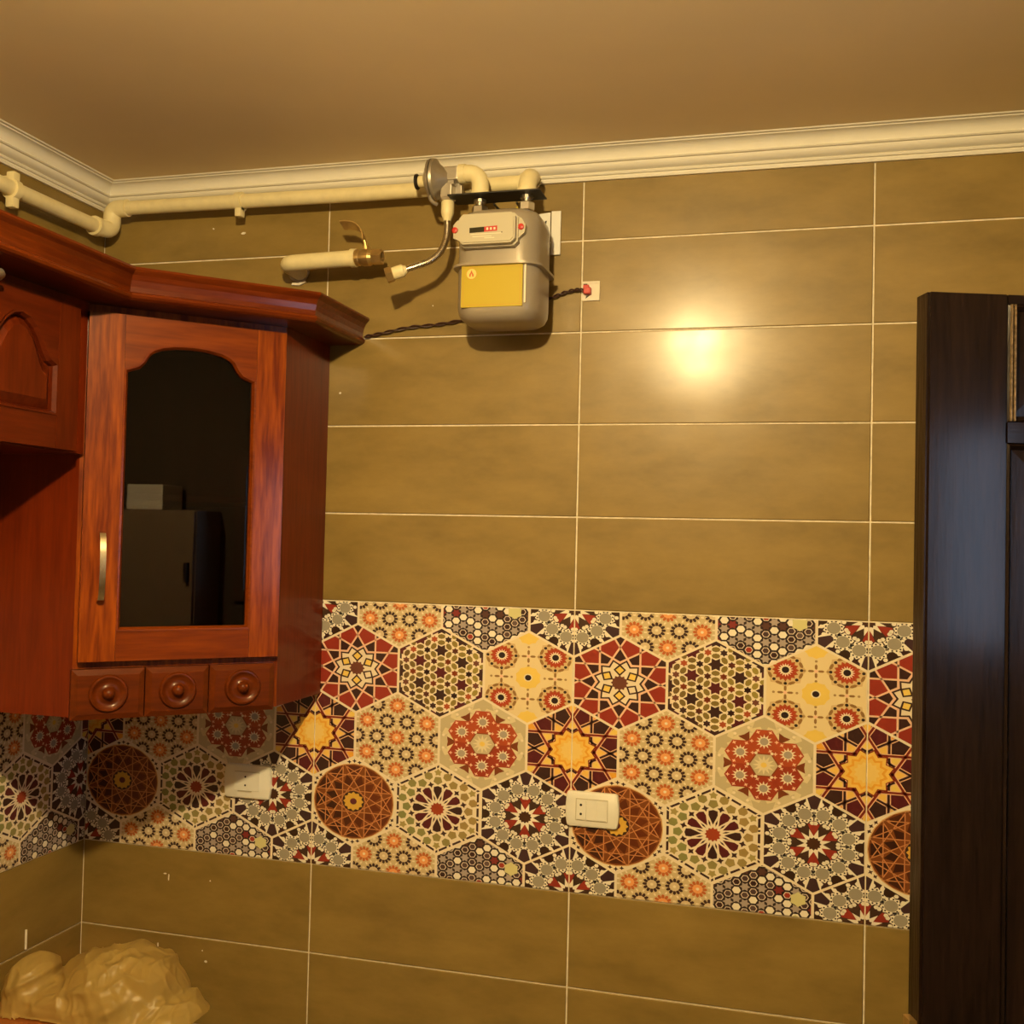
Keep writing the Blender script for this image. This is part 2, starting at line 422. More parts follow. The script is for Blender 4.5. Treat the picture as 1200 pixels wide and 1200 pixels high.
def m_sun():
    L = [(0, ORA, HEX)]; d = .36; R = lattice_star(d)
    for k in range(12):
        p = 30*k
        c = [GOLD, YEL, ORA][k % 3]
        L.append((1, c, [pol(R[4], p), pol(1.5, p-14), pol(1.5, p+14)]))
        L.append((1, DARK if k % 2 else MAR, [pol(R[4], p), pol(R[3], p+15), pol(R[4], p+30), pol(1.12, p+24), pol(1.12, p+6)]))
        L.append((2, YEL if k % 2 else GOLD, [pol(R[2], p), pol(R[3], p-15), pol(R[4], p), pol(R[3], p+15)]))
    for k in range(12):
        a = 30*k; n = pol(d, a); t = pol(1, a+90)
        c = (DARK, lin((124, 44, 30)))[k % 2]
        e0, e1 = (n[0]-1.3*t[0], n[1]-1.3*t[1]), (n[0]+1.3*t[0], n[1]+1.3*t[1])
        L.append((3+(k % 2)*2, lin((232, 186, 150)), seg(e0, e1, .078))); L.append((4+(k % 2)*2, c, seg(e0, e1, .042)))
    L.append((7, lin((130, 48, 30)), star(0, 0, .49, .375, 12, 15)))
    for i, (r, c) in enumerate(((.445, GOLD), (.36, ORA), (.30, GOLD), (.22, lin((240, 206, 120))))):
        L.append((8+i, c, star(0, 0, r, r*.8, 12, 15)))
    return L
def m_rosettes():
    L = [(0, lin((208, 188, 146)), HEX)]; s = .41
    for i in range(-3, 4):
        for j in range(-3, 4):
            x, y = s*(i+j*.5), s*j*math.sqrt(3)/2
            if math.hypot(x, y) > 1.12: continue
            orange = (i-j) % 3 == 0
            c1, c2 = (lin((192, 102, 50)), lin((234, 164, 104))) if orange else (DARK, TAN)
            for k in range(12):
                p = pol(.20, 30*k+15); L.append((1, CREAM, ngon(x+p[0], y+p[1], .020, 5)))
                p = pol(.125, 30*k); L.append((2, c1, ell(x+p[0], y+p[1], .049, .031, 30*k, 6)))
            L.append((3, c2, ngon(x, y, .092, 12))); L.append((4, CREAM, ngon(x, y, .030, 8)))
    return L
def m_red_flower():
    PALE = lin((222, 208, 170)); L = [(0, PALE, HEX)]
    for k in range(6):
        p = pol(.94, 60*k+30); L.append((1, lin((196, 182, 146)), star(p[0], p[1], .30, .18, 8)))
        p = pol(.82, 60*k); L.append((1, lin((206, 192, 156)), star(p[0], p[1], .22, .13, 10)))
    L.append((2, lin((134, 66, 34)), ngon(0, 0, .56, 12, 15)))
    for k in range(6): L.append((2, lin((122, 62, 34)), [pol(.50, 60*k), pol(.715, 60*k-9), pol(.69, 60*k), pol(.715, 60*k+9)]))
    for k in range(6):
        x, y = pol(.475, 30+60*k)
        L.append((3, lin((176, 78, 44)) if k in (1, 0, 2) else lin((158, 62, 38)), ngon(x, y, .275, 6, 0)))
    L.append((4, lin((198, 184, 150)), ngon(0, 0, .245, 6, 0))); L.append((5, lin((226, 212, 176)), star(0, 0, .2, .1, 12))); L.append((6, YEL, ngon(0, 0, .055, 8)))
    for k in range(6):
        x, y = pol(.475, 30+60*k)
        L.append((4, CREAM, star(x, y, .150, .082, 12, 0))); L.append((5, GREYB, ngon(x, y, .075, 12)))
        for q in range(6):
            p = pol(.215, 60*q); L.append((6, PINK, star(x+p[0], y+p[1], .042, .018, 4, 60*q)))
    for q in range(6):
        p = pol(.275, 60*q); L.append((7, CREAM, ngon(p[0], p[1], .03, 7)))
        for s in (-1, 1):
            p = pol(.79, 60*q+s*20+30); L.append((7, CREAM, ngon(p[0], p[1], .03, 7)))
    return L
def m_brown_web():
    L = [(0, CREAM, HEX)]
    for k in range(6):
        for da in (-7, 0, 7):
            p = pol(.905-.02*abs(da)/7, 30+60*k+da); L.append((1, DARK, star(p[0], p[1], .05, .022, 4, 30+60*k)))
    L.append((2, lin((126, 70, 34)), ngon(0, 0, .84, 24)))
    d2 = .58; R2 = {j: d2/cos(rad(15*j)) for j in range(5)}
    for k in range(12):
        p = 30*k+15
        g = .5+.5*cos(rad(p)); c = tuple(a*(1-g)+b*g for a, b in zip(lin((58, 30, 22)), lin((104, 48, 22))))
        L.append((3, c, [pol(.30, p), pol(.44, p-13), pol(.60, p), pol(.44, p+13)]))
        L.append((3, c, [pol(.56, p+15), pol(.68, p+4), pol(.80, p+7), pol(.80, p+23), pol(.68, p+26)]))
    LINE = lin((206, 142, 92))
    for d in (.235, .585):
        for k in range(12):
            a = 30*k; n = pol(d, a); h = math.sqrt(.84**2-d*d); t = pol(h, a+90)
            L.append((4, LINE, seg((n[0]-t[0], n[1]-t[1]), (n[0]+t[0], n[1]+t[1]), .018)))
    for k in range(24): L.append((5, lin((214, 168, 110)), seg(pol(.84, 15*k), pol(.84, 15*k+15), .02)))
    L += [(6, DARK, ngon(0, 0, .235, 16)), (7, lin((216, 172, 72)), star(0, 0, .215, .175, 12)), (8, lin((96, 44, 52)), ngon(0, 0, .072, 10))]
    return L
def m_green_star():
    L = [(0, CREAM, HEX)]
    for k in range(6):
        a, b = Vector(HEX[k]), Vector(HEX[(k+1) % 6])
        for t0, t1 in ((-.02, .03), (.06, .26), (.31, .35), (.40, .60), (.65, .69), (.74, .94)):
            L.append((1, DARK, [tuple(q*s) for q, s in ((a.lerp(b, t0), .955), (a.lerp(b, t1), .955), (a.lerp(b, t1), .905), (a.lerp(b, t0), .905))]))
    for k in range(12):
        p = 30*k
        L.append((2, MAR if k % 3 else DARK, [pol(.20, p), pol(.40, p-11.8), pol(.485, p-9.5), pol(.505, p), pol(.485, p+9.5), pol(.40, p+11.8)]))
        L.append((2, DARK, [pol(.17, p+15), pol(.24, p+11), pol(.31, p+15), pol(.24, p+19)]))
        L.append((3, DARK, star(*pol(.540, p+15), .070, .034, 4, p+15)))
        c = lin((150+int(14*cos(rad(p))), 138, 84))
        x, y = pol(.625, p); L.append((2, c, ngon(x, y, .096, 5, p+180)))
        x, y = pol(.735, p+15); L.append((2, c, ngon(x, y, .090, 6, p+15)))
    for k in range(6):
        x, y = pol(.80, 60*k+30); L.append((2, OLIVE, star(x, y, .085, .05, 5, 60*k+30)))
    L.append((3, lin((158, 66, 38)), star(0, 0, .150, .115, 12)))
    return L
def m_black_star():
    L = [(0, DARK, HEX)]
    for k in range(12):
        p = 30*k
        L.append((1, lin((68, 46, 48)) if k % 2 else lin((58, 38, 26)), [pol(.3, p-15), pol(1.1, p-10), pol(1.1, p+10), pol(.3, p+15)]))
        L.append((2, RED if k % 2 else lin((70, 50, 38)), [pol(.12, p), pol(.40, p-15), pol(.46, p), pol(.40, p+15)]))
        L.append((3, WHITE, [pol(.66, p+4), pol(.68, p+12), pol(.98, p+8 if k % 2 else p+11)]))
        L.append((3, WHITE, [pol(.66, p-4), pol(.68, p-12), pol(.98, p-8 if k % 2 else p-11)])) if k % 2 else None
    L = [x for x in L if x]
    for k in range(12):
        x, y = pol(.60, 15+30*k)
        L.append((4, WHITE, star(x, y, .188, .152, 10, 15+30*k)))
        for s in (-22, 22, 158, 202):
            q = pol(.21, 15+30*k+s); L.append((4, WHITE, ngon(x+q[0], y+q[1], .042, 6)))
    for k in range(12):
        x, y = pol(.60, 15+30*k)
        for q in range(12):
            p = pol(.138, 30*q+15); L.append((5, BLK, ngon(x+p[0], y+p[1], .019, 5)))
        L.append((5, lin((158, 150, 134)), ngon(x, y, .117, 14)))
    L += [(6, WHITE, star(0, 0, .30, .155, 12, 15)), (7, lin((72, 44, 30)), star(0, 0, .135, .105, 12, 0))]
    return L
def m_hex_stars():
    L = [(0, BLK, HEX)]; rnd = random.Random(5); s = .168
    for i in range(-8, 9):
        for j in range(-8, 9):
            x, y = s*math.sqrt(3)/2*i, s*(j+.5*(i % 2))
            if abs(x) > .95 or abs(y) > 1.05: continue
            r = rnd.random(); t = (j-(i//2)) % 2; q = (i+j) % 2
            if (i % 2 == 0 and q) or (i % 2 and t and r < .35):
                L.append((1, lin((172, 158, 150)) if r < .55 else lin((92, 60, 50)) if r < .85 else lin((132, 52, 48)), star(x, y, .096, .056, 6, 0)))
            elif r < .60:
                L.append((1, WHITE, ngon(x, y, .077, 6, 0)))
            else:
                L.append((1, lin((222, 206, 190)), ngon(x, y, .074, 6, 0)))
                L.append((2, [DARK, lin((104, 84, 80)), lin((78, 58, 58)), lin((160, 60, 44)), DARK, lin((90, 70, 66))][int((r-.60)/.40*5.99)], ngon(x, y, .057, 6, 0)))
    for x, y in ((.62, .36), (.58, -.1)): L.append((3, lin((214, 208, 150)), star(x, y, .15, .12, 6)))
    return L
MOTIF = {'A': m_red_lattice(), 'B': m_olive_net(), 'C': m_four_flowers(), 'D': m_sun(), 'E': m_rosettes(), 'F': m_red_flower(),
         'G': m_brown_web(), 'H': m_green_star(), 'I': m_black_star(), 'K': m_hex_stars()}

def clip_half(P, nx, ny, c):
    """keep the part of polygon P where nx*x+ny*y <= c"""
    out = []; n = len(P)
    for i in range(n):
        a, b = P[i], P[(i+1) % n]; da, db = nx*a[0]+ny*a[1]-c, nx*b[0]+ny*b[1]-c
        if da <= 0: out.append(a)
        if (da < 0 < db) or (db < 0 < da):
            t = da/(da-db); out.append((a[0]+t*(b[0]-a[0]), a[1]+t*(b[1]-a[1])))
    return out
HEXN = [(cos(rad(a)), sin(rad(a)), .8660254) for a in (0, 60, 120, 180, 240, 300)]
def fix(P):
    out = []
    for p in P:
        if not out or math.hypot(p[0]-out[-1][0], p[1]-out[-1][1]) > 1e-5: out.append(p)
    if len(out) > 1 and math.hypot(out[0][0]-out[-1][0], out[0][1]-out[-1][1]) < 1e-5: out.pop()
    if len(out) < 3: return None
    ar = sum(out[i][0]*out[(i+1) % len(out)][1]-out[(i+1) % len(out)][0]*out[i][1] for i in range(len(out)))
    if abs(ar) < 1e-5: return None
    return out if ar > 0 else out[::-1]
SX, SZ = .1/.8660254, .1
hex_cache = {}
def hex_mesh(key, part):
    """part: half-planes, in motif units, that cut the hexagon at the tile edge"""
    if (key, part) in hex_cache: return hex_cache[key, part]
    bm = bmesh.new(); cl = bm.loops.layers.float_color.new('Col')
    inset = .972
    for layer, col, P in MOTIF[key]:
        P = [(x*1.0, y*1.0) for x, y in P]
        for nx, ny, c in HEXN: P = clip_half(P, nx, ny, c*inset) if P else P
        for h in part: P = clip_half(P, *h) if P else P
        P = fix(P) if P and len(P) > 2 else None
        if not P: continue
        try: f = bm.faces.new([bm.verts.new((x*SX, -.00004-layer*.00003, y*SZ)) for x, y in P])
        except ValueError: continue
        for lp in f.loops: lp[cl] = (*[c if c <= .0031308 else c for c in col], 1)
    bm.normal_update(); me = bpy.data.meshes.new('hexagon_motif'); bm.to_mesh(me); bm.free(); me.materials.append(M['print'])
    # colours are linear values: store them in a float attribute so they are not converted
    hex_cache[key, part] = me
    return me
LFT, RGT, BOT, TOP = (1, 0, -.012), (-1, 0, -.012), (0, 1, -.012), (0, -1, -.012)   # keep left / right / lower / upper part
LAY = [('I', 0, 4, (RGT, BOT)), ('E', 1/3, 4, (BOT,)), ('K', 2/3, 4, (BOT,)), ('I', 1, 4, (LFT, BOT)),
       ('A', 1/6, 3, ()), ('B', .5, 3, ()), ('C', 5/6, 3, ()),
       ('D', 0, 2, (RGT,)), ('E', 1/3, 2, ()), ('F', 2/3, 2, ()), ('D', 1, 2, (LFT,)),
       ('G', 1/6, 1, ()), ('H', .5, 1, ()), ('I', 5/6, 1, ()),
       ('I', 0, 0, (RGT, TOP)), ('E', 1/3, 0, (TOP,)), ('K', 2/3, 0, (TOP,)), ('I', 1, 0, (LFT, TOP))]
deco_me = {}
def deco_tile(parent, u0, u1, left):
    """one printed tile 60 cm square (cut short when u1 < 0.6), with its hexagons as sub-parts"""
    w = u1-u0; k = (round(u0, 3), round(w, 3))
    if k not in deco_me:
        bm = bmesh.new(); cl = bm.loops.layers.float_color.new('Col')
        faces(bm, [(u0+J/3, 0, J/3), (u0+w-J/3, 0, J/3), (u0+w-J/3, 0, .6-J/3), (u0+J/3, 0, .6-J/3), (u0+J/3, .003, J/3), (u0+w-J/3, .003, J/3), (u0+w-J/3, .003, .6-J/3), (u0+J/3, .003, .6-J/3)],
              [(0, 1, 2, 3), (0, 4, 5, 1), (1, 5, 6, 2), (2, 6, 7, 3), (3, 7, 4, 0)])
        for f in bm.faces:
            for lp in f.loops: lp[cl] = (*CREAM, 1)
        bm.normal_update(); me = bpy.data.meshes.new('patterned_tile'); bm.to_mesh(me); bm.free(); me.materials.append(M['print']); deco_me[k] = me
    t = bpy.data.objects.new('patterned_tile', deco_me[k]); COL.objects.link(t); t.parent = parent
    return t
def fill_hex(t, u0, u1):
    for key, u, row, part in LAY:
        cx = u*.6
        if cx+.1 < u0+.003 or cx-.1 > u1-.003: continue
        if cx+.1 > u1+.002: part = part+((1, 0, (u1-.001-cx)/SX),)
        if cx-.1 < u0-.002 and RGT not in part: part = part+((-1, 0, -(u0+.001-cx)/SX),)
        o = bpy.data.objects.new('hexagon_motif', hex_mesh(key, part)); COL.objects.link(o); o.parent = t
        o.location = (cx, 0, row*.15)
for c in range(5):
    w = min(.6, RX-.6*c)
    t = deco_tile(wall_back, 0, w, False); t.location = (.6*c, 0, ZD); fill_hex(t, 0, w)
for y0, w in ((LU0, -LU0), (LU0-.6, .6), (LU0-1.2, .6)):
    t = deco_tile(wall_left, 0, w, True); t.rotation_euler = (0, 0, PI/2); t.location = (0, y0, ZD); fill_hex(t, 0, w)

# ------------------------------------------------------------------ plaster cornice
CB = ZC-.057
CP = [(o, CB+h) for o, h in ((0, 0), (.008, 0), (.010, .005), (.009, .008), (.014, .009), (.016, .0125), (.014, .0145), (.018, .0155), (.025, .0195), (.029, .025), (.0300, .0290), (.035, .0295),
      (.0375, .032), (.0355, .0345), (.0370, .038), (.0395, .043), (.045, .0485), (.054, .0520), (.0615, .0525), (.063, .0545), (.070, .0548), (.072, .057), (0, .057))]
bm = bmesh.new(); sweep_profile(bm, [lambda o: (o, -o), lambda o: (RX-.001, -o)], CP); structure(obj('trim_1', bm, M['cornice'], smooth=True))
bm = bmesh.new(); sweep_profile(bm, [lambda o: (o, FY+.001), lambda o: (o, -o)], CP); structure(obj('trim_2', bm, M['cornice'], smooth=True))

# ------------------------------------------------------------------ corner wall cabinet
TH = rad(44); DR = Vector((cos(TH), sin(TH), 0)); NR = Vector((sin(TH), -cos(TH), 0))
A = Vector((.612, -.215, 0)); B = A-.40*DR
def dg(s, z, d): 
    p = A+DR*s+NR*d; return (p.x, p.y, z)
CZ0, CZ1 = 1.368, 2.1655
cab = thing('corner_cabinet', 'corner wall cabinet of orange varnished oak with arched dark glass door and three small drawers', 'cabinet', (.30, -.25, CZ0))
def part(name, bm, mats, parent=cab, smooth=False):
    o = obj(name, bm, mats, None, smooth); o.parent = parent
    o.matrix_parent_inverse = Matrix.Translation(-world_loc(parent)); return o
def world_loc(o):
    v = Vector((0, 0, 0))
    # parts are modelled in world coordinates; only the thing's Empty carries an offset
    while o is not None:
        if o.type == 'EMPTY': v = v+o.location
        o = o.parent
    return v
def part(name, bm, mats, parent, smooth=False):
    o = obj(name, bm, mats, None, smooth); o.parent = parent
    if parent.type == 'EMPTY': o.matrix_parent_inverse = Matrix.Translation(-parent.location)
    return o
G = .002   # gap to the tiles
# carcass: side panels, top, bottom, face frame
bm = bmesh.new(); box(bm, (.594, -.215, CZ0), (.612, -G, CZ1)); part('side_panel', bm, M['wood_side'], cab)
bm = bmesh.new(); box(bm, (G, B.y, CZ0), (B.x, B.y+.018, CZ1)); part('side_panel', bm, M['wood_side'], cab)
def floor_poly(z0, z1, mat, name):
    bm = bmesh.new()
    pts = [(G, -G), (.5935, -G), (.5935, -.222), (B.x-.026, B.y+.0185), (G, B.y+.0185)]
    prism(bm, pts, lambda u, v, d: (u, v, d), z0, z1); part(name, bm, mat, cab)
floor_poly(CZ0, CZ0+.018, M['wood_side'], 'bottom_panel'); floor_poly(CZ1-.018, CZ1, M['wood_side'], 'top_panel'); floor_poly(1.462, 1.474, M['wood_side'], 'drawer_divider'); floor_poly(1.79, 1.802, M['wood_side'], 'shelf')
bm = bmesh.new()
prism(bm, [(-.400, CZ0), (-.374, CZ0), (-.374, CZ1), (-.400, CZ1)], lambda u, v, d: dg(u, v, d), -.018, 0)
prism(bm, [(-.026, CZ0), (0, CZ0), (0, CZ1), (-.026, CZ1)], lambda u, v, d: dg(u, v, d), -.018, 0)
prism(bm, [(-.374, CZ1-.040), (-.026, CZ1-.040), (-.026, CZ1), (-.374, CZ1)], lambda u, v, d: dg(u, v, d), -.0175, -.0005)
prism(bm, [(-.374, 1.455), (-.026, 1.455), (-.026, 1.482), (-.374, 1.482)], lambda u, v, d: dg(u, v, d), -.0175, -.0005)
part('face_frame', bm, M['wood_v'], cab)
for a, b in (((G+.001, -.008, CZ0+.018), (.593, -.004, CZ1-.018)), ((G+.001, B.y+.019, CZ0+.018), (.007, -.009, CZ1-.018))):
    bm = bmesh.new(); box(bm, a, b); part('back_panel', bm, M['wood_side'], cab)
# door with arched opening
arch = [(-.130, 2.043), (-.104, 2.053), (-.096, 2.062), (-.088, 2.077), (-.078, 2.086), (-.060, 2.094), (-.030, 2.0995), (0, 2.101),
        (.030, 2.0995), (.060, 2.094), (.078, 2.086), (.088, 2.077), (.096, 2.062), (.104, 2.053), (.130, 2.043)]
SC = -.197
def door_frame(bm, mapf, s0, s1, z0, z1, o0, o1, oz0, archpts, d0, d1):
    """stiles (material 0) and rails (material 1) round an opening with an arched head and a moulded lip"""
    prism(bm, [(s0, z0), (o0, z0), (o0, z1), (s0, z1)], mapf, d0, d1, 0)
    prism(bm, [(o1, z0), (s1, z0), (s1, z1), (o1, z1)], mapf, d0, d1, 0)
    prism(bm, [(o0+.0006, z0), (o1-.0006, z0), (o1-.0006, oz0), (o0+.0006, oz0)], mapf, d0, d1-.0004, 1)
    prism(bm, [(o0+.0006, z1), (o0+.0006, archpts[0][1])]+archpts[1:-1]+[(o1-.0006, archpts[-1][1]), (o1-.0006, z1)], mapf, d0, d1-.0004, 1)
    # quarter-round lip inside the opening
    path = [(o0, oz0), (o1, oz0), (o1, archpts[-1][1])]+archpts[::-1][1:-1]+[(o0, archpts[0][1])]
    n = len(path); cx = (o0+o1)/2; cz = (oz0+z1)/2
    rows_ = []
    for off, dep in ((0, d1+.0015), (.004, d1+.001), (.008, d1-.006), (.008, d0+.002)):
        row = []
        for i, (s, z) in enumerate(path):
            p, q = Vector(path[i-1]), Vector(path[(i+1) % n]); c = Vector((s, z))
            e1, e2 = (c-p).normalized(), (q-c).normalized(); nn = Vector((-(e1.y+e2.y), e1.x+e2.x))
            nn = nn.normalized()/max(.45, abs((Vector((-e1.y, e1.x))).dot(nn.normalized())))
            row.append(bm.verts.new(mapf(s+nn.x*off, z+nn.y*off, dep)))
        rows_.append(row)
    fs = []
    for a in range(3):
        for i in range(n): fs.append(bm.faces.new((rows_[a][i], rows_[a][(i+1) % n], rows_[a+1][(i+1) % n], rows_[a+1][i])))
    for f in fs: f.material_index = 2
    bmesh.ops.recalc_face_normals(bm, faces=fs)
bm = bmesh.new()
ap = [(SC+x, z) for x, z in arch]
door_frame(bm, dg, -.393, -.006, 1.475, CZ1-.017, -.327, -.067, 1.532, ap, .001, .021)
door = part('door', bm, [M['wood_v'], M['wood_d'], M['wood_d']], cab)
bm = bmesh.new()
g0 = [(-.330, 1.529), (-.064, 1.529), (-.064, 2.046)]+[(SC+x*1.01, z+.003) for x, z in arch[::-1][1:-1]]+[(-.330, 2.046)]
prism(bm, g0, dg, .006, .010); o = part('glass_pane', bm, M['glass'], door); o['label'] = 'dark smoked glass pane with an arched head'
# handle: flat bow with two feet
bm = bmesh.new()
hp = [(1.590, .024), (1.594, .040), (1.605, .048), (1.630, .053), (1.658, .0545), (1.686, .053), (1.711, .048), (1.722, .040), (1.726, .024)]
sc_ = -.3585
L0 = []
for s in (-.0055, .0055):
    L0.append([[bm.verts.new(dg(sc_+s, z, d)) for z, d in hp], [bm.verts.new(dg(sc_+s, 1.658+(z-1.658)*.93, d-.0045)) for z, d in hp]])
n = len(hp); fs = []
for i in range(n-1):
    fs.append(bm.faces.new((L0[0][0][i], L0[1][0][i], L0[1][0][i+1], L0[0][0][i+1])))
    fs.append(bm.faces.new((L0[0][1][i], L0[1][1][i], L0[1][1][i+1], L0[0][1][i+1])))
    for k in (0, 1): fs.append(bm.faces.new((L0[k][0][i], L0[k][0][i+1], L0[k][1][i+1], L0[k][1][i])))
for i in (0, n-1): fs.append(bm.faces.new((L0[0][0][i], L0[1][0][i], L0[1][1][i], L0[0][1][i])))
bmesh.ops.recalc_face_normals(bm, faces=fs)
o = part('handle', bm, M['bronze'], door, True); o['label'] = 'satin metal bow handle'
# three spice drawers with turned knobs
for (s0, s1), dt in zip(((-.404, -.2705), (-.268, -.1465), (-.144, -.012)), (.006, .004, .002)):
    bm = bmesh.new(); z0, z1 = CZ0-.003, 1.461; e = .011
    P = [dg(s0, z0, .001), dg(s1, z0, .001), dg(s1, z1, .001), dg(s0, z1, .001), dg(s0, z0, .016+dt), dg(s1, z0, .016+dt), dg(s1, z1, .016+dt), dg(s0, z1, .016+dt),
         dg(s0+e, z0+e, .022+dt), dg(s1-e, z0+e, .022+dt), dg(s1-e, z1-e, .022+dt), dg(s0+e, z1-e, .022+dt)]
    faces(bm, P, [(0, 3, 2, 1), (0, 1, 5, 4), (1, 2, 6, 5), (2, 3, 7, 6), (3, 0, 4, 7), (4, 5, 9, 8), (5, 6, 10, 9), (6, 7, 11, 10), (7, 4, 8, 11), (8, 9, 10, 11)])
    bmesh.ops.recalc_face_normals(bm, faces=bm.faces[:])
    dr = part('drawer', bm, M['wood_drawer'], cab)
    bm = bmesh.new(); c = dg((s0+s1)/2, (z0+z1)/2+.002, .0215+dt)
    lathe(bm, c, NR, [(0, .0365), (.003, .0365), (.0062, .034), (.0065, .031), (.003, .0265), (.0012, .022), (.0014, .017), (.004, .0125), (.009, .0105), (.0135, .0085), (.016, .0045), (.0165, .0005)], 28)
    part('knob', bm, M['wood_drawer'], dr, True)
# crown moulding over the diagonal and the right return
CRW = [(-.022, 2.166), (.022, 2.166), (.074, 2.166), (.080, 2.167), (.0845, 2.170), (.0865, 2.1745), (.0850, 2.179), (.0805, 2.1815),
       (.0810, 2.191), (.0835, 2.203), (.0875, 2.213), (.0935, 2.219), (.0960, 2.2225), (.0945, 2.227), (-.022, 2.227)]
def mitre_r(o): # corner between right return (x = .612) and the diagonal
    c = NR.x*A.x+NR.y*A.y+o; x = A.x+o; return (x, (NR.x*x-c)/(-NR.y))
FX = .335          # front plane of the left cabinet
def mitre_l(o):
    c = NR.x*A.x+NR.y*A.y+o; x = FX+.015+o; return (x, (NR.x*x-c)/(-NR.y))
bm = bmesh.new()
sweep_profile(bm, [lambda o: (A.x+o, -G), mitre_r, mitre_l], CRW)
M['wood_crown'] = wood('oak_crown', (.090, .012, .0009), (.155, .026, .0014), (cos(rad(44)), sin(rad(44)), 0), coat=.4)
part('crown_moulding', bm, M['wood_crown'], cab)

# ------------------------------------------------------------------ short cabinet on the left wall
LY0, LY1 = -1.16, B.y-.004
LZ0 = 1.872
lc = thing('wall_cabinet', 'shorter oak wall cabinet with arched raised panel doors at the left picture edge', 'cabinet', (.17, -.82, LZ0))
bm = bmesh.new()
box(bm, (G, LY0, LZ0), (FX, LY0+.018, CZ1)); box(bm, (G, LY1-.018, LZ0), (FX, LY1, CZ1))
box(bm, (G, LY0+.018, LZ0), (FX, LY1-.018, LZ0+.018)); box(bm, (G, LY0+.018, CZ1-.018), (FX, LY1-.018, CZ1)); box(bm, (G, LY0+.018, LZ0+.018), (.010, LY1-.018, CZ1-.018))
part('carcass', bm, M['wood_side'], lc)
def lf(s, z, d): return (FX+d, s, z)
M['wood_dark_v'] = wood('oak_darker_vertical', (.075, .009, .0012), (.115, .016, .002), (0, 0, 1), rough=.4)  # darker oak tone for the left cabinet doors
M['wood_dark_y'] = wood('oak_darker_rail', (.072, .0085, .0012), (.105, .014, .0018), (0, 1, 0), rough=.4)
for y1 in (-.545, -.857):
    y0 = y1-.309; cy = (y0+y1)/2
    o0, o1 = y0+.057, y1-.057
    hw = (o1-o0)/2
    ar = [(-hw, 2.028), (-hw*.80, 2.036), (-hw*.70, 2.048), (-hw*.58, 2.068), (-hw*.42, 2.088), (-hw*.22, 2.102), (0, 2.107),
          (hw*.22, 2.102), (hw*.42, 2.088), (hw*.58, 2.068), (hw*.70, 2.048), (hw*.80, 2.036), (hw, 2.028)]
    bm = bmesh.new(); door_frame(bm, lf, y0, y1, LZ0+.002, CZ1-.017, o0, o1, 1.934, [(cy+a, b) for a, b in ar], .001, .021)
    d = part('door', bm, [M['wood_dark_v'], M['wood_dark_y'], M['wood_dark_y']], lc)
    # raised panel: field with sloping shoulders
    bm = bmesh.new()
    outer = [(o0-.002, 1.932), (o1+.002, 1.932), (o1+.002, 2.030)]+[(cy+a*1.01, b+.002) for a, b in ar[::-1][1:-1]]+[(o0-.002, 2.030)]
    def shrink(k, dz): 
        q = [(o0+k, 1.934+k), (o1-k, 1.934+k), (o1-k, 2.028-dz)]
        q += [(cy+a*(1-k/hw), b-dz) for a, b in ar[::-1][1:-1]]+[(o0+k, 2.028-dz)]
        return q
    rings = [(outer, .004), (shrink(.008, .010), .007), (shrink(.026, .026), .018)]
    vr = [[bm.verts.new(lf(s, z, dd)) for s, z in R] for R, dd in rings]
    fs = [bm.faces.new(vr[2]), bm.faces.new(vr[0][::-1])]
    for a in range(2):
        for i in range(len(outer)):
            fs.append(bm.faces.new((vr[a][i], vr[a][(i+1) % len(outer)], vr[a+1][(i+1) % len(outer)], vr[a+1][i])))
    bmesh.ops.recalc_face_normals(bm, faces=fs)
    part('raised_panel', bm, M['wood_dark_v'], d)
bm = bmesh.new(); sweep_profile(bm, [lambda o: (FX+.015+o, LY0), lambda o: (mitre_l(o)[0], mitre_l(o)[1]-.0006)], CRW)
part('crown_moulding', bm, M['wood_y'], lc)
bm = bmesh.new(); lathe(bm, (FX+.046, -.800, 2.1415), Vector((.5, 0, -1)), [(-.002, .018), (.004, .018), (.006, .015), (.0062, .0005)], 20)  # small grey disc set under the left crown
o = part('grey_disc', bm, M['castmetal'], lc, True); o['label'] = 'dull grey round disc under the crown'

# ------------------------------------------------------------------ gas pipe along both walls
PR = .0165
pipe = thing('gas_pipe', 'long cream painted gas pipe running under the cornice round the corner', 'pipe', (.06, -.055, 2.47))
YP, XP = -.055, .046
bm = bmesh.new()
zl = 2.444
tube(bm, [(XP, -1.6, zl-.006), (XP, -.085, zl+.003)], PR, 18); part('pipe_run', bm, M['pipe'], pipe, True)
bm = bmesh.new()
zb = 2.500
e1 = [(XP, -.10, zl+.003)]+bend((XP, -.12, zl+.003), (XP+.012, YP, zl+.003), (XP+.012, YP, zb+.02), .022)+bend((XP+.012, YP, zl), (XP+.012, YP, zb), (.2, YP, zb), .022)+[(XP+.055, YP, zb)]
tube(bm, e1, .0205, 16)
lathe(bm, (XP, -.106, zl+.003), (0, 1, 0), [(0, .0175), (0, .023), (.016, .023), (.016, .0205)], 18)
part('elbow', bm, M['pipe'], pipe, True)
bm = bmesh.new()
tube(bm, [(XP+.05, YP, zb), (.70, YP, 2.4955), (1.075, YP, 2.4965)], PR, 18); part('pipe_run', bm, M['pipe'], pipe, True)
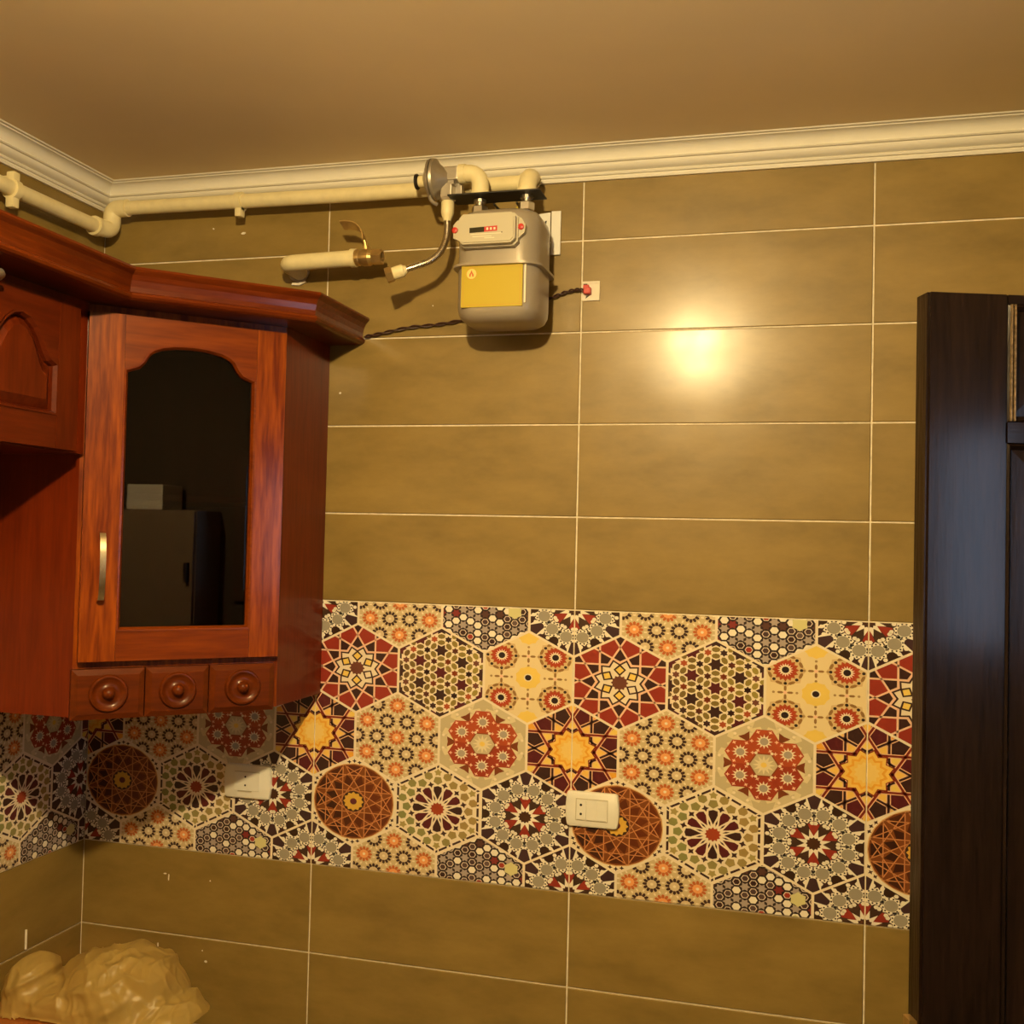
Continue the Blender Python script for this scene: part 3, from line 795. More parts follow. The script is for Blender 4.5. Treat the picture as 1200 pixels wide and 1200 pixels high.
def clamp(name, c, axis_x):
    bm = bmesh.new()
    if axis_x:
        x, zc = c
        box(bm, (x-.008, -.066, zc-.037), (x+.008, -.046, zc-.012), bevel=.003)
        lathe(bm, (x-.008, YP, zc), (1, 0, 0), [(0, .0185), (0, .0215), (.016, .0215), (.016, .0185)], 16)
    else:
        y, zc = c
        box(bm, (XP-.010, y-.010, zc-.040), (XP+.010, y+.010, zc-.015), bevel=.004); box(bm, (XP-.010, y-.010, zc+.015), (XP+.010, y+.010, zc+.037), bevel=.004)
        box(bm, (.001, y-.003, zc+.024), (XP, y+.003, zc+.030))
        lathe(bm, (XP, y-.009, zc), (0, 1, 0), [(0, .0185), (0, .0220), (.018, .0220), (.018, .0185)], 16)
    o = part(name, bm, M['pipe'], pipe, True)
clamp('pipe_clamp', (.400, 2.4975), True); clamp('pipe_clamp', (-.374, 2.4440), False)

# ------------------------------------------------------------------ gas meter with bracket, regulator, connectors
YM = -.115
gm = thing('gas_meter', 'grey diaphragm gas meter with a yellow label hung on the tiled wall', 'meter', (1.06, -.10, 2.172))
def rrect(x0, x1, y0, y1, r, rb, n=5):
    """outline of the body in plan: front corners radius r, rear corners radius rb"""
    P = []
    for cx, cy, a0, rr in ((x1-r, y0+r, -90, r), (x1-rb, y1-rb, 0, rb), (x0+rb, y1-rb, 90, rb), (x0+r, y0+r, 180, r)):
        for k in range(n+1):
            a = rad(a0+90*k/n); P.append((cx+rr*cos(a), cy+rr*sin(a)))
    return P
def loft(bm, sections, mi=0):
    rings = [[bm.verts.new((x, y, z)) for x, y in P] for P, z in sections]; n = len(rings[0]); fs = []
    for i in range(len(rings)-1):
        for k in range(n): fs.append(bm.faces.new((rings[i][k], rings[i][(k+1) % n], rings[i+1][(k+1) % n], rings[i+1][k])))
    fs.append(bm.faces.new(rings[0][::-1])); fs.append(bm.faces.new(rings[-1]))
    for f in fs: f.material_index = mi
    bmesh.ops.recalc_face_normals(bm, faces=fs)
X0, X1, Y0, Y1 = .970, 1.144, -.190, -.045
def bodysec(g, z): return (rrect(X0+g, X1-g, Y0+g, Y1-g, .042, .03), z)
ZF = 2.288
bm = bmesh.new(); loft(bm, [bodysec(.030, 2.172), bodysec(.016, 2.175), bodysec(.006, 2.183), bodysec(.001, 2.196), bodysec(0, 2.21), bodysec(0, ZF)]); part('lower_case', bm, M['meter'], gm, True)
bm = bmesh.new(); loft(bm, [bodysec(0, ZF), bodysec(0, 2.375), bodysec(.003, 2.390), bodysec(.010, 2.400), bodysec(.022, 2.406), bodysec(.036, 2.408)]); part('upper_case', bm, M['meter'], gm, True)
bm = bmesh.new(); loft(bm, [bodysec(-.004, ZF-.0045), bodysec(-.0085, ZF-.0035), bodysec(-.0085, ZF+.0015), bodysec(-.004, ZF+.0025)]); part('seam_flange', bm, M['meter'], gm, True)
# yellow label with the flame emblem
bm = bmesh.new(); box(bm, (.9885, Y0-.0012, 2.199), (1.1175, Y0+.004, 2.2845), bevel=0)
lab = part('yellow_label', bm, M['yellow'], gm); lab['label'] = 'bright yellow label with a small flame emblem'
bm = bmesh.new(); yl = Y0-.0016
def flat(bm, pts, mi, y): 
    bm.faces.new([bm.verts.new((x, y, z)) for x, z in pts]).material_index = mi
cx, cz = 1.010, 2.2675
flat(bm, ngon(cx, cz, .0118, 24), 0, yl); flat(bm, ngon(cx, cz, .0104, 24), 1, yl-.0002)
flat(bm, [(cx-.0048, cz-.0058), (cx+.0048, cz-.0058), (cx+.0046, cz-.001), (cx+.0022, cz+.0025), (cx, cz+.0082), (cx-.0022, cz+.0025), (cx-.0046, cz-.001)], 2, yl-.0004)
flat(bm, [(cx-.0016, cz-.0058), (cx+.0016, cz-.0058), (cx+.0012, cz-.002), (cx, cz+.001), (cx-.0012, cz-.002)], 1, yl-.0006)
part('flame_emblem', bm, [M['label_ink'], M['label_pale'], M['flame_ink']], lab)
bm = bmesh.new()
for x0, x1, zz in ((.9925, 1.113, 2.2805), (.9925, 1.113, 2.203)): flat(bm, [(x0, zz), (x1, zz), (x1, zz+.0008), (x0, zz+.0008)], 0, yl)
for x0, zz in ((.9925, 2.203), (1.1122, 2.203)): flat(bm, [(x0, zz), (x0+.0008, zz), (x0+.0008, 2.281), (x0, 2.281)], 0, yl)
part('label_border', bm, M['label_ink'], lab)
bm = bmesh.new(); box(bm, (1.1205, Y0+.0010, 2.206), (1.1240, Y0+.003, 2.285)); part('label_edge', bm, M['pale'], gm)
# index box
bm = bmesh.new()
def chamf(x0, x1, z0, z1, c): return [(x0+c, z0), (x1-c, z0), (x1, z0+c), (x1, z1-c), (x1-c, z1), (x0+c, z1), (x0, z1-c), (x0, z0+c)]
def mxz(u, v, d): return (u, d, v)
prism(bm, chamf(.988, 1.110, 2.318, 2.384, .008), mxz, Y0+.002, Y0-.016)
prism(bm, chamf(.9905, 1.1075, 2.3205, 2.3815, .008), mxz, Y0-.016, Y0-.031)
prism(bm, chamf(.9935, 1.1045, 2.3235, 2.3785, .007), mxz, Y0-.031, Y0-.0335)
ix = part('index_box', bm, M['meter_light'], gm); ix['label'] = 'pale beige index housing with a small number window'
bm = bmesh.new()
prism(bm, [(1.108, 2.332), (1.122, 2.345), (1.124, 2.360), (1.116, 2.374), (1.108, 2.378)], mxz, Y0+.002, Y0-.011)
part('lug', bm, M['meter_light'], gm); bm = bmesh.new()
prism(bm, [(.990, 2.332), (.972, 2.340), (.971, 2.366), (.980, 2.376), (.990, 2.378)], mxz, Y0+.002, Y0-.011)
part('lug', bm, M['meter_light'], gm)
for x in (.9755, 1.115):
    bm = bmesh.new(); lathe(bm, (x, Y0-.010, 2.356), (0, -1, 0), [(0, .0062), (.004, .0062), (.0048, .005), (.005, .0005)], 14); part('seal', bm, M['red'], gm, True)
yi = Y0-.0336
bm = bmesh.new()
flat(bm, [(1.0135, 2.342), (1.0445, 2.343), (1.0445, 2.3535), (1.0135, 2.3525)], 0, yi-.0002)
flat(bm, [(1.0445, 2.343), (1.0715, 2.344), (1.0715, 2.3545), (1.0445, 2.3535)], 1, yi-.0002)
for k in range(3):
    x = 1.049+.0075*k; flat(bm, [(x, 2.3465), (x+.004, 2.3466), (x+.004, 2.3515), (x, 2.3514)], 2, yi-.0004)
for zz, x0, x1 in ((2.3385, 1.016, 1.082), (2.3335, 1.020, 1.060), (2.3300, 1.045, 1.066)): flat(bm, [(x0, zz), (x1, zz), (x1, zz+.0014), (x0, zz+.0014)], 2, yi-.0002)
flat(bm, [(1.080, 2.3395), (1.0825, 2.3395), (1.0825, 2.3415), (1.080, 2.3415)], 0, yi-.0004)
part('number_window', bm, [M['display'], M['red'], M['pale']], ix)
# two threaded connectors with hexagon nuts
for x, zc in ((1.0005, 2.425), (1.102, 2.428)):
    bm = bmesh.new()
    lathe(bm, (x, YM, 2.400), (0, 0, 1), [(0, .011), (.018, .011), (.018, .0085), (.046, .0085)], 16)
    lathe(bm, (x, YM, zc-.014), (0, 0, 1), [(0, .0155), (.002, .0175), (.017, .0175), (.019, .0155)], 6)
    lathe(bm, (x, YM, zc+.013), (0, 0, 1), [(0, .0125), (0, .0135), (.006, .0135), (.006, .0125)], 12)
    part('connector_nut', bm, M['steel'], gm, False)
bm = bmesh.new(); box(bm, (1.084, YM-.016, 2.411), (1.088, YM-.008, 2.421), bevel=.001); part('seal_tag', bm, M['yellow'], gm)
# bracket: dark horizontal shelf and white wall plate
br = thing('meter_bracket', 'dark metal shelf bracket with a white slotted wall plate behind the gas meter', 'bracket', (1.05, -.01, 2.44))
bm = bmesh.new()
box(bm, (.938, -.148, 2.4475), (1.138, -.082, 2.4505), bevel=.0008)
part('shelf_plate', bm, M['black'], br)
bm = bmesh.new()
box(bm, (1.131, -.008, 2.350), (1.152, -.004, 2.446), bevel=.001)
part('wall_plate', bm, M['white'], br)
for x in (1.020, 1.070):
    bm = bmesh.new(); prism(bm, [(-.082, 2.4475), (-.004, 2.4475), (-.004, 2.425), (-.020, 2.4415), (-.082, 2.4435)], lambda u, v, d: (d, u, v), x, x+.003); part('bracket_arm', bm, M['black'], br)
bm = bmesh.new()
prism(bm, [(1.100, 2.440), (1.129, 2.443), (1.129, 2.366), (1.120, 2.385), (1.112, 2.412), (1.100, 2.428)], mxz, -.010, -.005)
prism(bm, [(1.1155, 2.412), (1.1195, 2.415), (1.1215, 2.425), (1.1175, 2.424)], mxz, -.0108, -.0095, 1)
part('slotted_plate', bm, [M['white'], M['black']], br)
# elbows above the connectors
el = thing('meter_elbow', 'cream painted elbow joining the right meter connector to the long pipe', 'pipe fitting', (1.102, -.085, 2.45))
bm = bmesh.new()
pth = [(1.102, YM, 2.4515)]+bend((1.102, YM, 2.45), (1.102, YM+.012, 2.496), (1.102, YP, 2.4965), .030)+bend((1.102, YM, 2.4965), (1.102, YP, 2.4965), (.9, YP, 2.4965), .020)+[(1.074, YP, 2.4965)]
tube(bm, pth, .0195, 16); lathe(bm, (1.102, YM, 2.4512), (0, 0, 1), [(0, .017), (0, .0215), (.010, .0215), (.010, .0195)], 18)
part('bent_tube', bm, M['pipe'], el, True)
el = thing('regulator_elbow', 'short cream elbow between the regulator and the left meter connector', 'pipe fitting', (1.0005, YM, 2.45))
bm = bmesh.new()
pth = [(1.0005, YM, 2.4515)]+bend((1.0005, YM, 2.44), (1.0005, YM, 2.503), (.9, YM, 2.503), .030)+[(.954, YM, 2.503)]
tube(bm, pth, .0185, 16); lathe(bm, (.954, YM, 2.503), (1, 0, 0), [(0, .016), (0, .0205), (.014, .0205), (.014, .0185)], 18); lathe(bm, (1.0005, YM, 2.4512), (0, 0, 1), [(0, .016), (0, .0205), (.010, .0205), (.010, .0185)], 18)
part('bent_tube', bm, M['pipe'], el, True)
# regulator
rg = thing('gas_regulator', 'round metal gas pressure regulator with flanged diaphragm beside the meter', 'regulator', (.905, YM, 2.45))
zr = 2.494
bm = bmesh.new()
lathe(bm, (.876, YM-.004, zr), (1, 0, 0), [(0, .012), (.004, .020), (.009, .031), (.013, .037), (.0145, .0425), (.0195, .0435), (.0205, .0365), (.0225, .0365), (.0235, .0435), (.0285, .0425), (.031, .036), (.040, .028), (.050, .019), (.055, .0135), (.055, .001)], 28)
part('diaphragm_case', bm, M['castmetal'], rg, True)
bm = bmesh.new()
lathe(bm, (.862, YM, zr-.001), (1, 0, 0), [(0, .0115), (.001, .0125), (.018, .0125), (.018, .011)], 18); part('spring_cap', bm, M['pipe'], rg, True)
bm = bmesh.new(); lathe(bm, (.8545, YM, zr-.001), (1, 0, 0), [(0, .0135), (.001, .0165), (.005, .0165), (.0075, .0135)], 20); part('cap_ring', bm, M['black'], rg, True)
bm = bmesh.new()
box(bm, (.916, YM-.014, 2.449), (.941, YM+.014, 2.482), bevel=.003); box(bm, (.922, YM-.015, 2.488), (.954, YM+.015, 2.517), bevel=.003)
box(bm, (.926, YM-.010, 2.480), (.944, YM+.010, 2.492))
box(bm, (.938, YM+.012, 2.462), (.955, YM+.03, 2.490), bevel=.002)
lathe(bm, (.9285, YM, 2.446), (0, 0, 1), [(0, .017), (.004, .019), (.007, .017)], 6)
part('valve_body', bm, M['castmetal'], rg)
bm = bmesh.new(); tube(bm, catmull([(.893, YM-.012, 2.464), (.895, YM-.018, 2.450), (.902, YM-.018, 2.440), (.909, YM-.012, 2.437)], 5), .0042, 8); part('vent_tube', bm, M['castmetal'], rg, True)
# flexible hose
hs = thing('flexible_hose', 'corrugated metal gas hose hanging loose from the regulator', 'hose', (.90, -.12, 2.31))
bm = bmesh.new(); lathe(bm, (.9285, YM, 2.447), (0, 0, -1), [(0, .0125), (.004, .0140), (.026, .0140), (.034, .0115), (.040, .0090), (.044, .0085)], 16); part('hose_ferrule', bm, M['pipe'], hs, True)
hp_ = catmull([(.9285, YM, 2.404), (.9290, YM, 2.388), (.9275, YM-.002, 2.365), (.9200, YM-.010, 2.338), (.9020, YM-.020, 2.316), (.8770, YM-.030, 2.303), (.8500, YM-.038, 2.293)], 34)
bm = bmesh.new(); tube(bm, hp_, [.0078 if (i % 4) < 2 else .0062 for i in range(len(hp_))], 12); part('corrugated_tube', bm, M['steel'], hs, True)
ax = (Vector((.8500, YM-.038, 2.293))-Vector((.8770, YM-.030, 2.303))).normalized()
bm = bmesh.new(); lathe(bm, Vector((.853, YM-.037, 2.294)), ax, [(0, .0085), (.004, .0100), (.008, .0135), (.030, .0135), (.032, .0120)], 16); part('hose_ferrule', bm, M['pipe'], hs, True)
bm = bmesh.new(); lathe(bm, Vector((.853, YM-.037, 2.294))+ax*.030, ax, [(0, .012), (.001, .0170), (.015, .0170), (.016, .013), (.016, .010), (.006, .0095)], 6, closed=False); lathe(bm, Vector((.853, YM-.037, 2.294))+ax*.036, ax, [(0, .0005), (.0005, .0125)], 12, closed=False); part('union_nut', bm, M['brass'], hs)

# ------------------------------------------------------------------ supply stub with ball valve
YV = -.085
sv = thing('supply_valve', 'short cream gas stub pipe with a brass ball valve open at its end', 'valve', (.64, YV, 2.34))
zv = 2.339
bm = bmesh.new()
pth = [(.533, -.001, zv-.001)]+bend((.533, 0, zv-.001), (.533, YV, zv), (.8, YV, zv+.004), .030)+[(.705, YV, zv+.004)]
tube(bm, pth, .0180, 18); lathe(bm, (.696, YV, zv+.004), (1, 0, 0), [(0, .018), (0, .0205), (.012, .0205), (.012, .018)], 18)
part('stub_pipe', bm, M['pipe'], sv, True)
bm = bmesh.new()
lathe(bm, (.706, YV, zv+.004), (1, 0, 0), [(0, .0165), (.002, .0180), (.010, .0180), (.012, .0165), (.020, .0190), (.034, .0190), (.042, .0150)], 20)
lathe(bm, (.747, YV, zv+.004), (1, 0, 0), [(0, .015), (.001, .0175), (.022, .0175), (.023, .0155), (.023, .0125), (.010, .0120)], 6, closed=False)
lathe(bm, (.732, YV, zv+.020), (-.2, -.1, 1), [(0, .008), (.010, .0075), (.010, .0045), (.022, .0045)], 12)
vb = part('valve_body', bm, M['brass'], sv)
bm = bmesh.new(); lathe(bm, (.757, YV, zv+.004), (1, 0, 0), [(0, .0005), (.0005, .0125)], 16, closed=False); part('valve_bore', bm, M['black'], sv)
bm = bmesh.new()
lv = catmull([(.7265, YV-.002, 2.380), (.7250, YV-.003, 2.392), (.7200, YV-.004, 2.402), (.7080, YV-.005, 2.4115), (.6900, YV-.006, 2.4155), (.6740, YV-.006, 2.4155)], 5)
ra, rb_, rc, rd = [], [], [], []
for i, p in enumerate(lv):
    t = (lv[min(i+1, len(lv)-1)]-lv[max(i-1, 0)]).normalized(); nn = Vector((t.z, 0, -t.x)); w = .0125 if i > 9 else .0085
    for lst, a, b in ((ra, w, .0012), (rb_, -w, .0012), (rc, -w, -.0012), (rd, w, -.0012)): lst.append(bm.verts.new(p+Vector((.25*a, .62*a, -.62*a))+nn*b))
fs = []
for i in range(len(lv)-1):
    for q, r in ((ra, rb_), (rb_, rc), (rc, rd), (rd, ra)): fs.append(bm.faces.new((q[i], r[i], r[i+1], q[i+1])))
fs.append(bm.faces.new((ra[0], rb_[0], rc[0], rd[0]))); fs.append(bm.faces.new((ra[-1], rb_[-1], rc[-1], rd[-1])))
bmesh.ops.recalc_face_normals(bm, faces=fs)
part('lever', bm, M['brass'], sv)
bm = bmesh.new()
P = [(.528+.026*cos(a)*(1+.12*sin(3*a)), zv-.004+.021*sin(a)*(1+.15*cos(2*a+1))) for a in [2*PI*k/18 for k in range(18)]]
prism(bm, P, mxz, -.001, -.006); part('plaster_patch', bm, M['plaster'], sv)
bm = bmesh.new(); prism(bm, [(.512, zv-.029), (.530, zv-.031), (.548, zv-.024), (.546, zv-.020), (.530, zv-.0255), (.514, zv-.024)], mxz, -.001, -.007); part('plaster_chip', bm, M['plaster_w'], sv)

# ------------------------------------------------------------------ twisted wire and its junction box
wr = thing('twisted_wire', 'dark twisted pair of wires running behind the meter to a red connector', 'wire', (.95, -.008, 2.21))
wp = catmull([(.700, -.008, 2.183), (.745, -.008, 2.1905), (.808, -.008, 2.201), (.875, -.008, 2.2055), (.940, -.008, 2.2145), (1.03, -.008, 2.232), (1.1236, -.009, 2.2525), (1.165, -.009, 2.266), (1.195, -.010, 2.271), (1.209, -.012, 2.266)], 22)
for ph in (0, PI):
    bm = bmesh.new(); q = []
    for i, p in enumerate(wp):
        t = (wp[min(i+1, len(wp)-1)]-wp[max(i-1, 0)]).normalized(); b = Vector((0, 1, 0)); c = t.cross(b).normalized(); a = ph+i*.30
        q.append(p+.0026*(cos(a)*b+sin(a)*c))
    tube(bm, q, .0018, 6); part('strand', bm, M['wire'], wr, True)
jb = thing('junction_box', 'small open wall box with a red wire connector right of the meter', 'junction box', (1.22, 0, 2.268))
bm = bmesh.new()
jx0, jx1, jz0, jz1 = 1.201, 1.240, 2.2475, 2.2895
for a, b in (((jx0, -.004, jz0), (jx1, 0, jz0+.004)), ((jx0, -.004, jz1-.004), (jx1, 0, jz1)), ((jx0, -.004, jz0+.004), (jx0+.003, 0, jz1-.004)), ((jx1-.004, -.004, jz0+.004), (jx1, 0, jz1-.004))): box(bm, a, b)
part('rim', bm, M['plaster_w'], jb)
bm = bmesh.new(); box(bm, (jx0+.003, -.0016, jz0+.004), (jx1-.004, -.0002, jz1-.004)); part('plaster_bed', bm, M['plaster_w'], jb)
bm = bmesh.new()
prism(bm, [(jx0+.003, jz1-.005), (jx0+.012, jz1-.005), (jx0+.008, jz1-.010), (jx0+.003, jz1-.015)], mxz, -.0016, -.0024); prism(bm, [(jx0+.008, jz0+.005), (jx0+.014, jz0+.009), (jx0+.018, jz0+.013), (jx0+.010, jz0+.011)], mxz, -.0016, -.0024)
part('gap', bm, M['black'], jb)
bm = bmesh.new(); box(bm, (1.2065, -.016, 2.2605), (1.2225, -.0016, 2.2745), bevel=.002); box(bm, (1.205, -.012, 2.272), (1.2175, -.0016, 2.281), bevel=.002); part('wire_connector', bm, M['red'], jb)

# ------------------------------------------------------------------ switch and socket plates
def curved_plate(bm, x0, x1, z0, z1, d):
    """rectangular plate whose short ends bulge a little"""
    P = []
    n = 6; b = .003
    for k in range(n+1): P.append((x1+b*(1-(2*k/n-1)**2), z0+.005+(z1-z0-.010)*k/n))
    P = [(x0+.006, z0), (x1-.006, z0), (x1-.001, z0+.002)]+P+[(x1-.001, z1-.002), (x1-.006, z1), (x0+.006, z1), (x0+.001, z1-.002)]
    for k in range(n+1): P.append((x0-b*(1-(2*k/n-1)**2), z1-.005-(z1-z0-.010)*k/n))
    P.append((x0+.001, z0+.002))
    cx, cz = (x0+x1)/2, (z0+z1)/2
    secs = [(1, -.0005), (1, -d*.55), (.985, -d*.85), (.955, -d)]
    rings = [[bm.verts.new((cx+(x-cx)*k, y, cz+(z-cz)*(1-(1-k)*1.5))) for x, z in P] for k, y in secs]; N = len(P); fs = []
    for i in range(len(rings)-1):
        for k in range(N): fs.append(bm.faces.new((rings[i][k], rings[i][(k+1) % N], rings[i+1][(k+1) % N], rings[i+1][k])))
    fs.append(bm.faces.new(rings[-1])); fs.append(bm.faces.new(rings[0][::-1])); bmesh.ops.recalc_face_normals(bm, faces=fs)
D = .009
sw = thing('switch_plate', 'ivory wall plate with a two pin socket and a rocker switch on the patterned band', 'switch', (1.248, 0, 1.16))
bm = bmesh.new(); curved_plate(bm, 1.193, 1.303, 1.1225, 1.1965, D); part('cover_plate', bm, M['plastic'], sw, True)
bm = bmesh.new()
for a, b in (((1.213, -D-.0012, 1.1365), (1.282, -D+.001, 1.1377)), ((1.213, -D-.0012, 1.1815), (1.282, -D+.001, 1.1827)), ((1.213, -D-.0012, 1.1377), (1.2142, -D+.001, 1.1815)), ((1.2808, -D-.0012, 1.1377), (1.282, -D+.001, 1.1815))): box(bm, a, b)
part('module_rim', bm, M['meter_light'], sw)
for x0, x1 in ((1.2148, 1.2358), (1.2364, 1.2585)):
    bm = bmesh.new(); box(bm, (x0, -D-.0018, 1.1385), (x1, -D+.001, 1.1807), bevel=.0008); mod = part('socket_module' if x0 < 1.22 else 'blank_module', bm, M['plastic'], sw)
    if x0 < 1.22:
        for zz in (1.1505, 1.1695):
            bm = bmesh.new(); lathe(bm, (1.2245, -D-.0019, zz), (0, -1, 0), [(0, .0027), (.0004, .0027), (.0004, .0003)], 10); part('pin_hole', bm, M['black'], mod)
bm = bmesh.new(); vs = box(bm, (1.2600, -D-.0045, 1.1385), (1.2800, -D+.001, 1.1807), bevel=.001)
for v in bm.verts:
    if v.co.y < -D-.002: v.co.y += .0035*(v.co.x-1.260)/.020
part('rocker', bm, M['plastic'], sw)
so = thing('socket_plate', 'ivory two pin socket plate half in shadow under the corner cabinet', 'socket', (.436, 0, 1.154))
bm = bmesh.new(); curved_plate(bm, .380, .494, 1.1155, 1.1935, D); part('cover_plate', bm, M['plastic'], so, True)
bm = bmesh.new(); box(bm, (.4055, -D-.0015, 1.134), (.4690, -D+.001, 1.1765), bevel=.0008); mod = part('socket_module', bm, M['plastic'], so)
bm = bmesh.new(); box(bm, (.4150, -D-.0024, 1.1322), (.4500, -D, 1.1336)); part('module_rim', bm, M['meter_light'], so)
bm = bmesh.new(); box(bm, (.4060, -D-.0024, 1.1768), (.4690, -D, 1.1778)); part('module_rim', bm, M['meter_light'], so)
for zz in (1.1465, 1.1660):
    bm = bmesh.new(); lathe(bm, (.4335, -D-.0016, zz), (0, -1, 0), [(0, .0024), (.0004, .0024), (.0004, .0003)], 10); part('pin_hole', bm, M['black'], mod)

# ------------------------------------------------------------------ dark wooden door leaf standing open at the right
dl = thing('door_leaf', 'dark stained wooden door leaf standing open at the right picture edge', 'door', (2.2, -.48, 0))
ang = rad(18.8); DD = Vector((cos(ang), sin(ang), 0)); DN = Vector((sin(ang), -cos(ang), 0))
D0 = Vector((1.8416, -.600, 0)); DT, DW, DH = .042, .70, 2.103
def dm(s, z, d): 
    p = D0+DD*s+DN*d; return (p.x, p.y, z)
SW = .122
def rect(a, b, c, d): return [(a, b), (c, b), (c, d), (a, d)]
for s0, s1 in ((0, SW), (DW-SW, DW)):
    bm = bmesh.new(); prism(bm, rect(s0, .008, s1, DH), dm, -DT, 0)
    es = [e for e in bm.edges if abs(e.verts[0].co.z-e.verts[1].co.z) > 1]
    bmesh.ops.bevel(bm, geom=es, offset=.004, segments=2, affect='EDGES'); part('stile', bm, M['dark_wood'], dl)
M['dark_wood_x'] = wood('dark_stained_rail', (.007, .0035, .0026), (.016, .008, .0055), DD, rough=.30, coat=.35, bump=2.6, fine=1.3)
for z0, z1 in ((.008, .20), (.86, 1.0), (1.885, 1.915), (2.09, DH)):
    bm = bmesh.new(); prism(bm, rect(SW, z0, DW-SW, z1), dm, -DT, -.0008); part('rail', bm, M['dark_wood_x'], dl)
for z0, z1 in ((.20, .86), (1.0, 1.885), (1.915, 2.09)):
    bm = bmesh.new()
    R = [(rect(SW, z0, DW-SW, z1), -.0045), (rect(SW+.004, z0+.004, DW-SW-.004, z1-.004), -.0020), (rect(SW+.010, z0+.010, DW-SW-.010, z1-.010), -.009), (rect(SW+.040, z0+.040, DW-SW-.040, z1-.040), -.006)]
    vr = [[bm.verts.new(dm(s, z, d)) for s, z in r] for r, d in R]; fs = [bm.faces.new(vr[-1])]
    for a in range(len(R)-1):
        for i in range(4): fs.append(bm.faces.new((vr[a][i], vr[a][(i+1) % 4], vr[a+1][(i+1) % 4], vr[a+1][i])))
    bk = [bm.verts.new(dm(s, z, -.034)) for s, z in R[0][0]]; fs.append(bm.faces.new(bk[::-1]))
    for i in range(4): fs.append(bm.faces.new((bk[i], bk[(i+1) % 4], vr[0][(i+1) % 4], vr[0][i])))
    bmesh.ops.recalc_face_normals(bm, faces=fs); part('panel', bm, M['dark_wood'], dl)
bm = bmesh.new()
for s0 in (SW+.0035, SW+.009):
    for z0, z1 in ((1.917, 2.089),): prism(bm, rect(s0, z0, s0+.0022, z1), dm, -.006, .0012)
o = part('gold_beading', bm, plain('worn_gold', (.30, .20, .10), .45, metal=.6, var=.5, scale=160), dl); o['label'] = 'thin worn gold beading beside the top panel'
bm = bmesh.new()
def de(d, z, s): return dm(-s, z, d)
prism(bm, [(-.033, .93), (-.009, .93), (-.009, 1.045), (-.033, 1.045)], lambda u, v, d: dm(-d, v, u), -.0005, .0015)
prism(bm, [(-.031, 1.030), (-.010, 1.030), (-.010, 1.046), (-.031, 1.046)], lambda u, v, d: dm(-d, v, u), .0015, .011)
o = part('lock_faceplate', bm, M['brass'], dl); o['label'] = 'brass lock plate and latch on the door edge'

# ------------------------------------------------------------------ plastic bag on a small wooden table
TZ = .700
tb = thing('wooden_table', 'orange brown wooden table top under the crumpled plastic bag', 'table', (.22, -.30, 0))
M['table'] = wood('table_top_wood', (.34, .10, .022), (.46, .155, .035), (1, 0, 0))
bm = bmesh.new(); box(bm, (.006, -.60, TZ-.028), (.262, -.006, TZ), bevel=.003); part('tabletop', bm, M['table'], tb)
for x in (.03, .212):
    for y in (-.57, -.05):
        bm = bmesh.new(); box(bm, (x, y, 0), (x+.035, y+.035, TZ-.028), bevel=.002); part('leg', bm, M['table'], tb)
bm = bmesh.new(); box(bm, (.05, -.565, TZ-.085), (.24, -.045, TZ-.028)); part('apron', bm, M['table'], tb)
def bag_h(x, y):
    """height of the bag over the table; two puffed lobes with a pinched valley"""
    def lobe(cx, cy, rx, ry, h, p=2.4):
        q = (abs((x-cx)/rx))**p+(abs((y-cy)/ry))**p
        return h*max(0, 1-q)**.5
    a = lobe(.258, -.205, .142, .120, .122); b = lobe(.078, -.255, .050, .075, .098); c = lobe(.19, -.235, .185, .100, .062); d = lobe(.375, -.215, .082, .085, .040)
    return max(a, b, c, d)
bm = bmesh.new(); NX, NY = 190, 130; grid = []
for j in range(NY+1):
    row = []
    for i in range(NX+1):
        x = .004+(.472-.004)*i/NX; y = -.345+(.345-.012-.09)*j/NY
        x, y = x, y
        h = 0
        for dx, dy in ((0, 0), (.008, 0), (-.008, 0), (0, .008), (0, -.008)): h += bag_h(x+dx, y+dy)/5
        z = h*(1+.08*noise.noise(Vector((x*7, y*7, .4))))
        row.append((x+.010*noise.noise(Vector((x*9, y*9, 9))), y+.010*noise.noise(Vector((x*9, y*9, 19))), z))
    grid.append(row)
vv = {}
def gv(i, j):
    if (i, j) not in vv: x, y, z = grid[j][i]; vv[i, j] = bm.verts.new((x, y, TZ+.001+max(0, z)))
    return vv[i, j]
for j in range(NY):
    for i in range(NX):
        if max(grid[b][a][2] for a in (i, i+1) for b in (j, j+1)) > .004: bm.faces.new((gv(i, j), gv(i+1, j), gv(i+1, j+1), gv(i, j+1)))
bm.normal_update()
def ridge(v): return max(0, 1-abs(noise.noise(v))*3.4)**1.5
mv = []
for v in bm.verts:
    p = v.co; t = min(1, (p.z-TZ)/.03)
    if t < .05: continue
    w = Vector((noise.noise(p*7), noise.noise(p*7+Vector((3, 9, 1))), noise.noise(p*7+Vector((8, 1, 4)))))*.5
    a = p.x*.8+p.z*.6; b = p.z*.8-p.x*.6; c = p.x*.6-p.z*.8+p.y*.4
    d = .0075*ridge(Vector((a*7, b*20, p.y*9))+w*1.2)+.0055*ridge(Vector((c*8, a*24, p.y*12+4))+w*1.6)+.003*ridge(Vector((b*22, a*34, p.y*26+7))+w*2.2)
    d += .010*noise.noise(p*13)
    mv.append((v, v.normal*(d*t)))
for v, d in mv: v.co += d
bag = tag(obj('plastic_bag', bm, M['bag'], None, False), 'crumpled yellowish translucent plastic bag lying in the lower left corner', 'bag')
for p in bag.data.polygons: p.use_smooth = True
bag.location = (0, 0, 0)

